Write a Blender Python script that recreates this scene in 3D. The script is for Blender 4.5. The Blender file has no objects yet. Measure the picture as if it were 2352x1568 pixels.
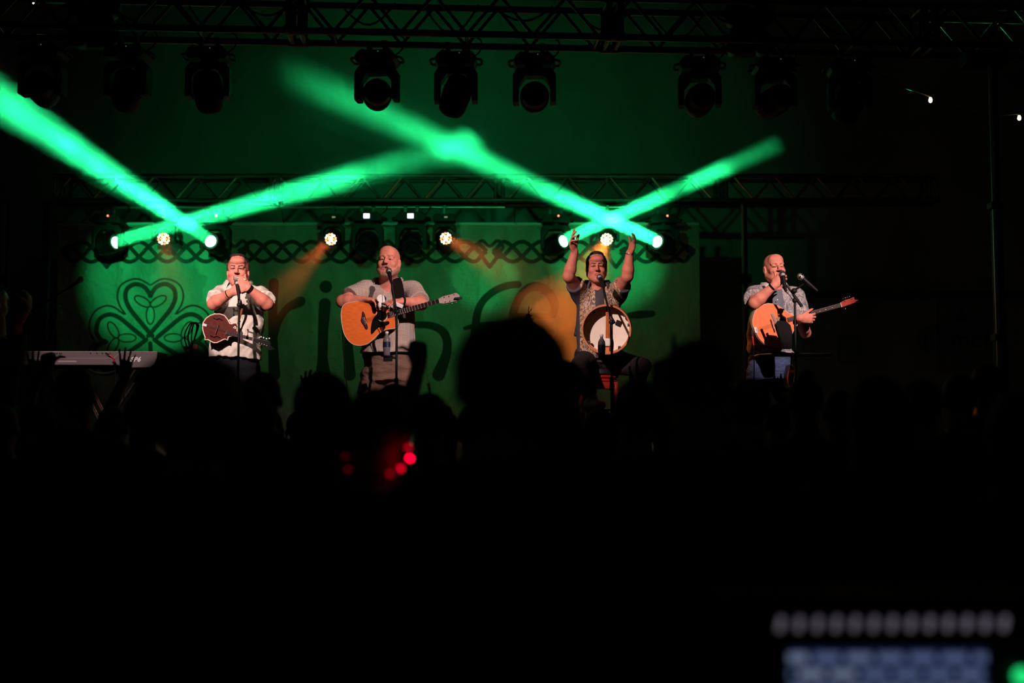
import bpy, bmesh, math, random
import numpy as np
from mathutils import Vector, Matrix

random.seed(7)
rng = np.random.default_rng(7)
SC = bpy.context.scene
COL = SC.collection
PI = math.pi

# ------------------------------------------------------------------ camera, world, exposure
W, H, FPX = 2352, 1568, 2900.0
CAM_Z = 1.6
PITCH = math.atan(216.0 / FPX)
_cp, _sp = math.cos(PITCH), math.sin(PITCH)
cam_d = bpy.data.cameras.new('camera')
cam_d.sensor_width = 36.0
cam_d.lens = FPX / W * 36.0
cam_d.clip_start = 0.05
cam_d.clip_end = 200
cam_d.dof.use_dof = True
cam_d.dof.focus_distance = 10.0
cam_d.dof.aperture_fstop = 1.15
cam = bpy.data.objects.new('camera', cam_d)
cam.location = (0, 0, CAM_Z)
cam.rotation_euler = (PI / 2 + PITCH, 0, 0)
COL.objects.link(cam)
SC.camera = cam
world = bpy.data.worlds.new('night')
SC.world = world
world.use_nodes = True
world.node_tree.nodes['Background'].inputs[0].default_value = (0.50, 0.55, 0.55, 1)
world.node_tree.nodes['Background'].inputs[1].default_value = 0.008
SC.view_settings.view_transform = 'Standard'
SC.view_settings.look = 'None'
SC.view_settings.exposure = 0.0
SC.view_settings.gamma = 1.0
SC.view_settings.use_curve_mapping = False
SC.cycles.max_bounces = 4
SC.cycles.diffuse_bounces = 1
SC.cycles.glossy_bounces = 1
SC.cycles.transmission_bounces = 4
SC.cycles.volume_bounces = 0
SC.cycles.volume_max_steps = 64
SC.cycles.sample_clamp_indirect = 3.0
SC.cycles.use_adaptive_sampling = True
SC.cycles.adaptive_threshold = 0.02

FRONT_Y, BACK_Y, BANNER_Y, WALL_Y, STAGE_Z = 8.6, 14.0, 14.3, 17.5, 1.25


def at(px, py, y):
    """A photo pixel's ray met with the vertical plane at depth y."""
    u, v = (px - W / 2) / FPX, (H / 2 - py) / FPX
    t = y / (_cp - v * _sp)
    return Vector((u * t, y, CAM_Z + (_sp + v * _cp) * t))


def reach(parent, px, py, length, near=True):
    """The joint on a pixel's ray at a given bone length from its parent joint."""
    best = None
    for k in range(-120, 121):
        y = parent.y + k * 0.005
        p = at(px, py, y)
        e = abs((p - parent).length - length) + (0.0 if (y <= parent.y) == near else 0.02)
        if best is None or e < best[0]:
            best = (e, p)
    return best[1]


GREEN = (0.018, 1.0, 0.26)


def aim(o, target):
    d = (Vector(target) - o.location)
    o.rotation_euler = d.to_track_quat('-Z', 'Y').to_euler()


def spot(name, loc, target, power, angle, color, blend=0.3, radius=0.05):
    l = bpy.data.lights.new(name, 'SPOT')
    l.energy = power
    l.spot_size = math.radians(angle)
    l.spot_blend = blend
    l.color = color
    l.shadow_soft_size = radius
    o = bpy.data.objects.new(name, l)
    o.location = loc
    COL.objects.link(o)
    aim(o, target)
    return o


def beam_light(name, loc, target, power, size, spread, color):
    l = bpy.data.lights.new(name, 'AREA')
    l.shape = 'DISK'
    l.size = size
    l.spread = math.radians(spread)
    l.energy = power
    l.color = color
    o = bpy.data.objects.new(name, l)
    o.location = loc
    COL.objects.link(o)
    aim(o, target)
    return o


# ------------------------------------------------------------------ materials
MATS = {}


def mat(name, color=(0.5, 0.5, 0.5), rough=0.6, metal=0.0, emit=None, estr=1.0, noise=None, bump=None, spec=0.5,
        trans=0.0, stretch=None, coat=0.0):
    """Plain Principled material; noise=(scale, amount) varies the colour, bump=(scale, strength, distance) the relief."""
    m = bpy.data.materials.new(name)
    m.use_nodes = True
    nt = m.node_tree
    b = nt.nodes['Principled BSDF']
    b.inputs['Base Color'].default_value = (*color, 1)
    b.inputs['Roughness'].default_value = rough
    b.inputs['Metallic'].default_value = metal
    b.inputs['Specular IOR Level'].default_value = spec
    b.inputs['Transmission Weight'].default_value = trans
    b.inputs['Coat Weight'].default_value = coat
    if emit:
        b.inputs['Emission Color'].default_value = (*emit, 1)
        b.inputs['Emission Strength'].default_value = estr
    if noise or bump:
        tc = nt.nodes.new('ShaderNodeTexCoord')
        src = tc.outputs['Object']
        if stretch:
            mp = nt.nodes.new('ShaderNodeMapping')
            mp.inputs['Scale'].default_value = stretch
            nt.links.new(src, mp.inputs['Vector'])
            src = mp.outputs['Vector']
    if noise:
        n = nt.nodes.new('ShaderNodeTexNoise')
        n.inputs['Scale'].default_value = noise[0]
        n.inputs['Detail'].default_value = 4
        nt.links.new(src, n.inputs['Vector'])
        r = nt.nodes.new('ShaderNodeValToRGB')
        a = noise[1]
        r.color_ramp.elements[0].position = 0.3
        r.color_ramp.elements[1].position = 0.7
        r.color_ramp.elements[0].color = (*[max(0, c * (1 - a)) for c in color], 1)
        r.color_ramp.elements[1].color = (*[min(1, c * (1 + a)) for c in color], 1)
        nt.links.new(n.outputs['Fac'], r.inputs['Fac'])
        nt.links.new(r.outputs['Color'], b.inputs['Base Color'])
    if bump:
        n = nt.nodes.new('ShaderNodeTexNoise')
        n.inputs['Scale'].default_value = bump[0]
        n.inputs['Detail'].default_value = 3
        nt.links.new(src, n.inputs['Vector'])
        bp = nt.nodes.new('ShaderNodeBump')
        bp.inputs['Strength'].default_value = bump[1]
        bp.inputs['Distance'].default_value = bump[2]
        nt.links.new(n.outputs['Fac'], bp.inputs['Height'])
        nt.links.new(bp.outputs['Normal'], b.inputs['Normal'])
    MATS[name] = m
    return m


def M(k):
    return MATS[k]


mat('truss_black', (0.09, 0.06, 0.055), 0.45, 0.6)
mat('truss_alu', (0.55, 0.42, 0.40), 0.35, 0.9)
mat('black_plastic', (0.006, 0.006, 0.0065), 0.55, spec=0.25)
mat('black_gloss', (0.006, 0.005, 0.005), 0.22, spec=0.35)
mat('black_rubber', (0.005, 0.005, 0.005), 0.8, spec=0.15)
mat('grey_metal', (0.45, 0.45, 0.46), 0.3, 1.0)
mat('dark_metal', (0.10, 0.10, 0.10), 0.4, 0.9)
mat('chrome', (0.75, 0.73, 0.72), 0.15, 1.0)
mat('white_plastic', (0.75, 0.74, 0.74), 0.45)
mat('grey_plastic', (0.30, 0.29, 0.30), 0.5)
mat('red_led', (0.1, 0, 0), 0.5, emit=(1, 0.12, 0.08), estr=8)
mat('dim_dot', (0.5, 0.5, 0.5), 0.5, emit=(1, 1, 1), estr=0.08)
mat('lens_dark', (0.01, 0.012, 0.012), 0.12)
mat('lens_green', (0.1, 0.3, 0.2), 0.3, emit=(0.30, 1.0, 0.55), estr=14)
mat('lcd', (0.1, 0.1, 0.12), 0.3, emit=(0.72, 0.82, 1.0), estr=3.2)
mat('led_warm', (0.2, 0.2, 0.1), 0.3, emit=(1.0, 0.80, 0.42), estr=6)
mat('led_red', (0.2, 0.05, 0.02), 0.3, emit=(1.0, 0.22, 0.07), estr=5)
mat('led_pale', (0.2, 0.2, 0.1), 0.3, emit=(0.75, 1.0, 0.62), estr=6)
mat('bulb', (0.3, 0.2, 0.1), 0.3, emit=(1.0, 0.72, 0.35), estr=30)
mat('tent', (0.42, 0.42, 0.40), 0.85, noise=(0.7, 0.25), bump=(1.2, 0.5, 0.15))
mat('tent_dark', (0.05, 0.055, 0.05), 0.9)
mat('stage_deck', (0.035, 0.033, 0.032), 0.7, noise=(3, 0.3))
mat('ground', (0.03, 0.028, 0.026), 0.9, noise=(2, 0.4), bump=(12, 0.5, 0.02))
mat('skirt', (0.008, 0.008, 0.009), 0.9)
mat('print_black', (0.012, 0.016, 0.010), 0.7)
mat('print_brown', (0.10, 0.035, 0.010), 0.7)
mat('sticker', (0.65, 0.7, 0.66), 0.5)
mat('poster_grey', (0.30, 0.33, 0.36), 0.6)
mat('poster_dark', (0.05, 0.06, 0.06), 0.7)


# ------------------------------------------------------------------ mesh helpers
def basis(d):
    d = Vector(d).normalized()
    u = d.cross(Vector((0, 0, 1)))
    if u.length < 1e-3:
        u = d.cross(Vector((0, 1, 0)))
    u.normalize()
    return u, d.cross(u).normalized(), d


def offset_of(parent):
    o = Vector((0, 0, 0))
    while parent is not None:
        o += parent.location
        parent = parent.parent
    return o


class MB:
    def __init__(s):
        s.v, s.f, s.m = [], [], []

    def add(s, vs, fs, mi=0):
        b = len(s.v)
        s.v += [tuple(p) for p in vs]
        s.f += [tuple(b + i for i in f) for f in fs]
        s.m += [mi] * len(fs)
        return s

    def box(s, c, size, rot=None, mi=0):
        hx, hy, hz = size[0] / 2, size[1] / 2, size[2] / 2
        vs = [Vector((x, y, z)) for x in (-hx, hx) for y in (-hy, hy) for z in (-hz, hz)]
        if rot is not None:
            vs = [rot @ p for p in vs]
        c = Vector(c)
        return s.add([p + c for p in vs],
                     [(0, 1, 3, 2), (4, 6, 7, 5), (0, 4, 5, 1), (2, 3, 7, 6), (0, 2, 6, 4), (1, 5, 7, 3)], mi)

    def tube(s, a, b, r, r2=None, n=10, mi=0, cap=True):
        a, b = Vector(a), Vector(b)
        r2 = r if r2 is None else r2
        u, w, d = basis(b - a)
        vs = []
        for p, rr in ((a, r), (b, r2)):
            for k in range(n):
                t = 2 * PI * k / n
                vs.append(p + (u * math.cos(t) + w * math.sin(t)) * rr)
        fs = [(k, (k + 1) % n, n + (k + 1) % n, n + k) for k in range(n)]
        if cap:
            fs += [tuple(range(n - 1, -1, -1)), tuple(range(n, 2 * n))]
        return s.add(vs, fs, mi)

    def path(s, pts, r, n=8, mi=0):
        pts = [Vector(p) for p in pts]
        rs = r if isinstance(r, (list, tuple)) else [r] * len(pts)
        vs = []
        u = None
        for i, p in enumerate(pts):
            d = (pts[min(i + 1, len(pts) - 1)] - pts[max(i - 1, 0)]).normalized()
            if u is None:
                u, w, _ = basis(d)
            else:
                u = (u - d * u.dot(d)).normalized()
                w = d.cross(u)
            for k in range(n):
                t = 2 * PI * k / n
                vs.append(p + (u * math.cos(t) + w * math.sin(t)) * rs[i])
        fs = []
        for i in range(len(pts) - 1):
            for k in range(n):
                fs.append((i * n + k, i * n + (k + 1) % n, (i + 1) * n + (k + 1) % n, (i + 1) * n + k))
        L = (len(pts) - 1) * n
        fs += [tuple(range(n - 1, -1, -1)), tuple(range(L, L + n))]
        return s.add(vs, fs, mi)

    def lathe(s, prof, origin, axis=(0, 0, 1), n=20, mi=0, sx=1.0, cap=True):
        u, w, d = basis(axis)
        o = Vector(origin)
        vs, fs = [], []
        for (r, h) in prof:
            for k in range(n):
                t = 2 * PI * k / n
                vs.append(o + d * h + (u * math.cos(t) * sx + w * math.sin(t)) * r)
        for i in range(len(prof) - 1):
            for k in range(n):
                fs.append((i * n + k, i * n + (k + 1) % n, (i + 1) * n + (k + 1) % n, (i + 1) * n + k))
        L = (len(prof) - 1) * n
        if cap and prof[0][0] > 1e-6:
            fs.append(tuple(range(n - 1, -1, -1)))
        if cap and prof[-1][0] > 1e-6:
            fs.append(tuple(range(L, L + n)))
        return s.add(vs, fs, mi)

    def ball(s, c, r, n=12, mi=0, scale=(1, 1, 1)):
        c = Vector(c)
        vs, fs = [], []
        m = max(4, n // 2)
        for i in range(m + 1):
            ph = PI * i / m
            for k in range(n):
                t = 2 * PI * k / n
                vs.append(c + Vector((math.sin(ph) * math.cos(t) * r * scale[0], math.sin(ph) * math.sin(t) * r * scale[1],
                                      math.cos(ph) * r * scale[2])))
        for i in range(m):
            for k in range(n):
                fs.append((i * n + k, (i + 1) * n + k, (i + 1) * n + (k + 1) % n, i * n + (k + 1) % n))
        return s.add(vs, fs, mi)

    def prism(s, poly, origin, U, V, N, depth, mi=0, bevel=0.0):
        """Polygon poly in the (U, V) plane, extruded from 0 to depth along N."""
        o, U, V, N = Vector(origin), Vector(U), Vector(V), Vector(N)
        n = len(poly)
        vs = [o + U * x + V * y for x, y in poly] + [o + U * x + V * y + N * depth for x, y in poly]
        fs = [tuple(range(n - 1, -1, -1)), tuple(range(n, 2 * n))]
        fs += [(k, (k + 1) % n, n + (k + 1) % n, n + k) for k in range(n)]
        return s.add(vs, fs, mi)

    def build(s, name, mats, parent=None, smooth=False, world=True, bevel=0.0):
        if not isinstance(mats, (list, tuple)):
            mats = [mats]
        me = bpy.data.meshes.new(name)
        off = offset_of(parent) if (parent is not None and world) else Vector((0, 0, 0))
        me.from_pydata([(x - off.x, y - off.y, z - off.z) for x, y, z in s.v], [], s.f)
        for m in mats:
            me.materials.append(m)
        if len(mats) > 1:
            me.polygons.foreach_set('material_index', s.m)
        bm = bmesh.new()
        bm.from_mesh(me)
        bmesh.ops.recalc_face_normals(bm, faces=bm.faces)
        if bevel:
            es = [e for e in bm.edges if len(e.link_faces) == 2 and e.calc_face_angle(0) > 0.6]
            bmesh.ops.bevel(bm, geom=es, offset=bevel, segments=2, affect='EDGES', profile=0.6)
        bm.to_mesh(me)
        bm.free()
        if smooth:
            me.polygons.foreach_set('use_smooth', [True] * len(me.polygons))
            try:
                me.set_sharp_from_angle(angle=math.radians(50))
            except Exception:
                pass
        o = bpy.data.objects.new(name, me)
        COL.objects.link(o)
        o.parent = parent
        return o


def tag(o, label, cat, group=None):
    o['label'] = label
    o['category'] = cat
    if group:
        o['group'] = group
    return o


def thing(name, label, cat, loc=(0, 0, 0), group=None):
    o = bpy.data.objects.new(name, None)
    o.empty_display_size = 0.1
    o.location = loc
    COL.objects.link(o)
    return tag(o, label, cat, group)


def struct(o):
    o['kind'] = 'structure'
    return o


def copy_tree(o, parent=None):
    c = o.copy()
    COL.objects.link(c)
    c.parent = parent
    for ch in list(o.children):
        copy_tree(ch, c)
    return c


def spline(pts, n=8, closed=False):
    """Catmull-Rom through tuples/vectors."""
    P = [Vector(p) for p in pts]
    out = []
    N = len(P)
    rngi = range(N if closed else N - 1)
    for i in rngi:
        p0 = P[(i - 1) % N] if closed or i > 0 else P[0] * 2 - P[1]
        p1, p2 = P[i], P[(i + 1) % N]
        p3 = P[(i + 2) % N] if closed or i + 2 < N else P[-1] * 2 - P[-2]
        for k in range(n):
            t = k / n
            out.append(0.5 * ((2 * p1) + (p2 - p0) * t + (2 * p0 - 5 * p1 + 4 * p2 - p3) * t * t
                              + (3 * p1 - p0 - 3 * p2 + p3) * t ** 3))
    if not closed:
        out.append(P[-1])
    return out


def text_obj(name, body, loc, size, material, parent=None, rot=(PI / 2, 0, 0), shear=0.0, extrude=0.001, align='LEFT',
             spacing=1.0, offset=0.0):
    c = bpy.data.curves.new(name, 'FONT')
    c.body = body
    c.size = size
    c.shear = shear
    c.extrude = extrude
    c.offset = offset
    c.align_x = align
    c.space_character = spacing
    c.resolution_u = 3
    c.materials.append(material)
    tmp = bpy.data.objects.new(name, c)
    COL.objects.link(tmp)
    me = bpy.data.meshes.new_from_object(tmp.evaluated_get(bpy.context.evaluated_depsgraph_get()))
    bpy.data.objects.remove(tmp)
    if not me.materials:
        me.materials.append(material)
    o = bpy.data.objects.new(name, me)
    o.location = Vector(loc) - (offset_of(parent) if parent else Vector((0, 0, 0)))
    o.rotation_euler = rot
    COL.objects.link(o)
    o.parent = parent
    return o
# ------------------------------------------------------------------ the setting
def plane_grid(name, xs, zs, fn, m, parent=None, smooth=True):
    nx, nz = len(xs), len(zs)
    vs = [fn(x, z) for z in zs for x in xs]
    fs = [(j * nx + i, j * nx + i + 1, (j + 1) * nx + i + 1, (j + 1) * nx + i) for j in range(nz - 1) for i in range(nx - 1)]
    mb = MB()
    mb.add(vs, fs)
    return mb.build(name, m, parent, smooth=smooth)


struct(MB().box((0, 4, -0.05), (30, 36, 0.1)).build('floor', M('ground')))
struct(plane_grid('wall_back', np.linspace(-11, 11, 180), np.linspace(0, 8.2, 40),
                  lambda x, z: (x, WALL_Y + 0.05 * math.sin(2.6 * x + 0.5 * math.sin(z)) + 0.03 * math.sin(7.1 * x + z), z), M('tent')))
struct(MB().box((-11.05, 4.8, 4.1), (0.1, 25.6, 8.2)).build('wall_left', M('tent')))
struct(MB().box((11.05, 4.8, 4.1), (0.1, 25.6, 8.2)).build('wall_right', M('tent')))
struct(MB().prism([(-11.1, 8.2), (0, 10.4), (11.1, 8.2), (11.1, 8.3), (0, 10.5), (-11.1, 8.3)], (0, -8.0, 0), (1, 0, 0), (0, 0, 1), (0, 1, 0), 25.6)
       .build('ceiling', M('tent')))
trim = struct(MB().box((6.7, WALL_Y - 0.12, at(2000, 678, WALL_Y).z), (5.6, 0.04, 0.07)).build('trim_1', M('tent_dark')))
st = thing('stage', 'low black stage platform that the musicians stand on, draped with a black skirt', 'stage', (0, 12, 0))
MB().box((0, 12.1, STAGE_Z - 0.06), (13.4, 7.4, 0.12)).build('deck', M('stage_deck'), st)
plane_grid('skirt', np.linspace(-6.7, 6.7, 200), [0.0, STAGE_Z - 0.1],
           lambda x, z: (x, 8.38 + 0.03 * math.sin(x * 21), z), M('skirt'), st)
for sx in (-6.68, 6.68):
    MB().box((sx, 12.1, STAGE_Z / 2 - 0.05), (0.03, 7.3, STAGE_Z - 0.1)).build('skirt_side', M('skirt'), st)

# ------------------------------------------------------------------ trusses
def truss(name, label, A, B, joints, size=0.27, alu=False):
    A, B = Vector(A), Vector(B)
    t = thing(name, label, 'truss', (A + B) / 2, 'lighting trusses')
    d = (B - A).normalized()
    side = d.cross(Vector((0, 0, 1))).normalized()
    up = side.cross(d).normalized()
    h = size / 2
    L = (B - A).length
    corners = [side * sx * h + up * sz * h for sx, sz in ((-1, -1), (1, -1), (1, 1), (-1, 1))]
    for c in corners:
        MB().tube(A + c, B + c, 0.024, n=10).build('chord', M('truss_black'), t, smooth=True)
    n = int(L / 0.225)
    pitch = L / n
    protos = {}
    for fi in (1, 3):
        c0, c1 = (corners[1], corners[2]) if fi == 1 else (corners[0], corners[3])
        for k in range(n):
            a = A + d * (k * pitch) + (c0 if k % 2 == 0 else c1)
            b = A + d * ((k + 1) * pitch) + (c1 if k % 2 == 0 else c0)
            key = (fi, k % 2)
            if key not in protos:
                o = MB().tube(a, b, 0.0125, n=6).build('brace', M('truss_alu' if fi == 1 and alu else 'truss_black'), t, smooth=True)
                protos[key] = (o, k)
            else:
                src, k0 = protos[key]
                o = src.copy()
                COL.objects.link(o)
                o.parent = t
                o.location = src.location + d * ((k - k0) * pitch)
    rung = None
    for k in range(0, n, 4):
        o_ = MB().tube(A + d * (k * pitch) + corners[0], A + d * (k * pitch) + corners[1], 0.0125, n=6).build('rung', M('truss_black'), t, smooth=True)
    for jp in joints:
        mb = MB()
        for dx in (-0.04, 0.04):
            P = A + d * (jp + dx)
            for k in range(4):
                mb.tube(P + corners[k], P + corners[(k + 1) % 4], 0.022, n=8)
        for c in corners:
            mb.tube(A + d * (jp - 0.07) + c, A + d * (jp + 0.07) + c, 0.031, n=10)
        mb.build('joint_frame', M('truss_black'), t, smooth=True)
    return t, A, d


def front_y(px):
    return 8.35 + 0.45 * px / 2300.0


FZ = 4.46
A = Vector((at(-160, 60, front_y(-160)).x, front_y(-160), FZ))
B = Vector((at(2520, 60, front_y(2520)).x, front_y(2520), FZ))
dF = (B - A).normalized()


def front_s(px):
    y = front_y(px)
    x = at(px, 60, y).x
    return (x - A.x) / dF.x


front_truss, _, _ = truss('lighting_truss', 'black box truss high at the front, carrying nine black moving heads', A, B,
                          [front_s(p) for p in (-45, 682, 1406, 2120)], 0.27)
for nm, px in (('label_plate', 672), ('label_plate', 1405)):
    for k in range(2):
        P = A + dF * (front_s(px) + k * 0.065) + Vector((0, -0.165, -0.15))
        MB().prism([(-.022, -.015), (.014, -.015), (.024, .015), (-.012, .015)], P, dF, (0, 0.2, 1), (0, 1, 0), 0.004).build(nm, M('sticker'), front_truss)
for k, px in enumerate((60, 250, 430, 560, 790, 980, 1150, 1330, 1500, 1650, 1880, 2050)):
    s0, s1 = front_s(px), front_s(px + 120)
    a, b = A + dF * s0 + Vector((0, 0.05, 0.08)), A + dF * s1 + Vector((0, -0.05, 0.10))
    pts = [a.lerp(b, t) + Vector((0, 0, -0.13 * math.sin(PI * t) * (0.6 + 0.4 * (k % 3)))) for t in np.linspace(0, 1, 9)]
    MB().path(pts, 0.008, 6).build('cable_loop', M('black_rubber'), front_truss, smooth=True)

BZ = at(1176, 437, BACK_Y).z
bl, br = at(128, 437, BACK_Y).x, at(2150, 437, BACK_Y).x
bA, bB = Vector((bl, BACK_Y, BZ)), Vector((br, BACK_Y, BZ))
back_truss, _, _ = truss('lighting_truss', 'box truss behind the musicians with green beam lights under it', bA, bB,
                         [0.08] + [at(p, 437, BACK_Y).x - bl for p in (635, 1147, 1655)] + [br - bl - 0.08], 0.27, True)
PIPE_Z = at(1176, 476, BACK_Y).z
for a, b in ((262, 500), (645, 1160), (1295, 1500)):
    tag(MB().tube(at(a, 476, BACK_Y), at(b, 476, BACK_Y), 0.018, n=10).build('lighting_bar', M('truss_alu'), smooth=True),
        {262: 'short metal bar clamped under the rear truss over the shamrock print', 645: 'long metal bar clamped under the rear truss over the middle of the backdrop',
         1295: 'short metal bar clamped under the rear truss behind the seated drummer'}[a], 'bar', 'bars under the rear truss')
MB().path([(p.x, p.y, p.z) for p in spline([Vector((bl + 0.2 + i * 0.45, BACK_Y, BZ + 0.155 + 0.02 * math.sin(i * 2.3))) for i in range(20)], 4)], 0.018, 6)\
    .build('cable_run', M('black_rubber'), back_truss, smooth=True)

# ------------------------------------------------------------------ backdrop banner
def bd(x, z):
    return (BANNER_Y + 0.012 * math.sin(2.1 * x + 0.6 * math.sin(1.3 * z)) + 0.006 * math.sin(5.3 * x + 1.7 * z)
            + 0.004 * math.sin(8.0 * z - 2 * x))


def crumpled(name, color):
    m = bpy.data.materials.new(name)
    m.use_nodes = True
    nt = m.node_tree
    b = nt.nodes['Principled BSDF']
    b.inputs['Roughness'].default_value = 0.5
    tc = nt.nodes.new('ShaderNodeTexCoord')
    mp = nt.nodes.new('ShaderNodeMapping')
    mp.inputs['Scale'].default_value = (1.0, 1.0, 0.75)
    nt.links.new(tc.outputs['Object'], mp.inputs['Vector'])
    n1 = nt.nodes.new('ShaderNodeTexNoise')
    n1.inputs['Scale'].default_value = 5.5
    n1.inputs['Detail'].default_value = 9
    n1.inputs['Roughness'].default_value = 0.62
    n1.inputs['Distortion'].default_value = 0.35
    nt.links.new(mp.outputs['Vector'], n1.inputs['Vector'])
    v = nt.nodes.new('ShaderNodeTexVoronoi')
    v.inputs['Scale'].default_value = 5.0
    v.feature = 'F1'
    mx = nt.nodes.new('ShaderNodeMixRGB')
    mx.inputs['Fac'].default_value = 0.25
    nt.links.new(mp.outputs['Vector'], mx.inputs['Color1'])
    nt.links.new(n1.outputs['Color'], mx.inputs['Color2'])
    nt.links.new(mx.outputs['Color'], v.inputs['Vector'])
    ad = nt.nodes.new('ShaderNodeMath')
    ad.operation = 'MULTIPLY_ADD'
    ad.inputs[1].default_value = 0.5
    nt.links.new(v.outputs['Distance'], ad.inputs[0])
    nt.links.new(n1.outputs['Fac'], ad.inputs[2])
    bp = nt.nodes.new('ShaderNodeBump')
    bp.inputs['Strength'].default_value = 0.8
    bp.inputs['Distance'].default_value = 0.11
    nt.links.new(ad.outputs['Value'], bp.inputs['Height'])
    nt.links.new(bp.outputs['Normal'], b.inputs['Normal'])
    b.inputs['Base Color'].default_value = (*color, 1)
    MATS[name] = m
    return m


crumpled('banner_cloth', (0.46, 0.44, 0.36))
bx0, bx1 = at(135, 510, BANNER_Y).x, at(1605, 510, BANNER_Y).x
bz1 = at(1176, 516, BANNER_Y).z
banner = thing('stage_backdrop', 'pale crinkled cloth backdrop printed with a shamrock, knotwork border and script letters', 'backdrop',
               ((bx0 + bx1) / 2, BANNER_Y, STAGE_Z))
plane_grid('cloth', np.linspace(bx0, bx1, 150), np.linspace(STAGE_Z, bz1, 60), lambda x, z: (x, bd(x, z), z), M('banner_cloth'), banner)
for a, b in ((bx0, at(640, 0, BANNER_Y).x), (at(640, 0, BANNER_Y).x + 0.01, at(1185, 0, BANNER_Y).x), (at(1185, 0, BANNER_Y).x + 0.01, bx1)):
    MB().tube((a, BANNER_Y, bz1 + 0.01), (b, BANNER_Y, bz1 + 0.01), 0.02, n=10).build('top_rail', M('white_plastic'), banner, smooth=True)
for px in (262, 478, 652, 925, 1182, 1288, 1512):
    P = at(px, 505, BANNER_Y)
    MB().tube((P.x, BANNER_Y, bz1 + 0.0), (P.x, BACK_Y + 0.12, BZ - 0.13), 0.006, n=6).build('hanger', M('dark_metal'), banner)


def ribbon(mb, pts, widths, lift=0.007):
    """A flat printed stroke following the cloth; pts in photo pixels on the backdrop."""
    P = [at(x, y, BANNER_Y) for x, y in pts]
    n = len(P)
    lift = lift * 0.25
    ws = widths if isinstance(widths, (list, tuple)) else [widths] * n
    vs, fs = [], []
    for i, p in enumerate(P):
        d = P[min(i + 1, n - 1)] - P[max(i - 1, 0)]
        nx, nz = -d.z, d.x
        l = math.hypot(nx, nz) or 1
        w = ws[i] / 203.0 / 2
        for sgn in (-1, 1):
            x, z = p.x + sgn * w * nx / l, p.z + sgn * w * nz / l
            vs.append((x, bd(x, z) - lift, z))
    for i in range(n - 1):
        fs.append((2 * i, 2 * i + 1, 2 * i + 3, 2 * i + 2))
    mb.add(vs, fs)


def stroke(name, ctrl, width, parent, m='print_black', n=8, closed=False, lift=0.007):
    P = [(p.x, p.y) for p in spline([Vector((x, y, 0)) for x, y in ctrl], n, closed)]
    if closed:
        P.append(P[0])
    if isinstance(width, (list, tuple)):
        width = list(np.interp(np.linspace(0, len(width) - 1, len(P)), range(len(width)), width))
    if not closed:      # rounded stroke ends
        if not isinstance(width, list):
            width = [width] * len(P)
        for end in (0, -1):
            p, q, w_ = P[end], P[1 if end == 0 else -2], width[end]
            l_ = math.hypot(p[0] - q[0], p[1] - q[1]) or 1
            ux, uy = (p[0] - q[0]) / l_, (p[1] - q[1]) / l_
            cap = [((p[0] + ux * w_ / 2 * math.sin(t), p[1] + uy * w_ / 2 * math.sin(t)), max(0.1, w_ * math.cos(t))) for t in (0.4, 0.8, 1.15, 1.45)]
            if end == 0:
                P = [c[0] for c in cap[::-1]] + P
                width = [c[1] for c in cap[::-1]] + width
            else:
                P = P + [c[0] for c in cap]
                width = width + [c[1] for c in cap]
    mb = MB()
    ribbon(mb, P, width, lift)
    return mb.build(name, M(m), parent)


def disc_print(name, cx, cy, r, parent):
    mb = MB()
    P = [at(cx + r * math.cos(t), cy + r * math.sin(t), BANNER_Y) for t in np.linspace(0, 2 * PI, 24, endpoint=False)]
    mb.add([(p.x, bd(p.x, p.z) - 0.002, p.z) for p in P], [tuple(range(24))])
    return mb.build(name, M('print_black'), parent)


# knotwork border: three plaited strands, broken at the heart knots
for (x0, x1) in ((140, 530), (548, 900), (918, 1118), (1132, 1405), (1425, 1595)):
    for s in range(3):
        P = []
        for x in np.arange(x0, x1 + 1, 5):
            e = min(1.0, (x - x0) / 22.0, (x1 - x) / 22.0)
            P.append((x, 578 + 23 * e * math.sin(2 * PI * x / 132.0 + s * 2 * PI / 3)))
        mb = MB()
        ribbon(mb, P, 9.5, 0.006 + 0.0012 * s)
        mb.build('border_strand', M('print_black'), banner)
for cx in (245, 540, 909, 1125, 1415):
    stroke('heart_knot', [(cx - 22, 580), (cx - 30, 568), (cx - 18, 553), (cx, 566), (cx + 18, 553), (cx + 30, 568), (cx + 22, 580)], 8, banner, lift=0.010)
    stroke('heart_knot', [(cx - 26, 574), (cx - 13, 596), (cx, 613)], 9, banner, n=6, lift=0.011)
    stroke('heart_knot', [(cx + 26, 574), (cx + 13, 596), (cx, 613)], 9, banner, n=6, lift=0.012)


def Z4(pts):
    return [(130 + x / 4.9, 580 + y / 4.9) for x, y in pts]


def mirror(pts, cx=345.5):
    return [(2 * cx - x, y) for x, y in pts]


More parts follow.
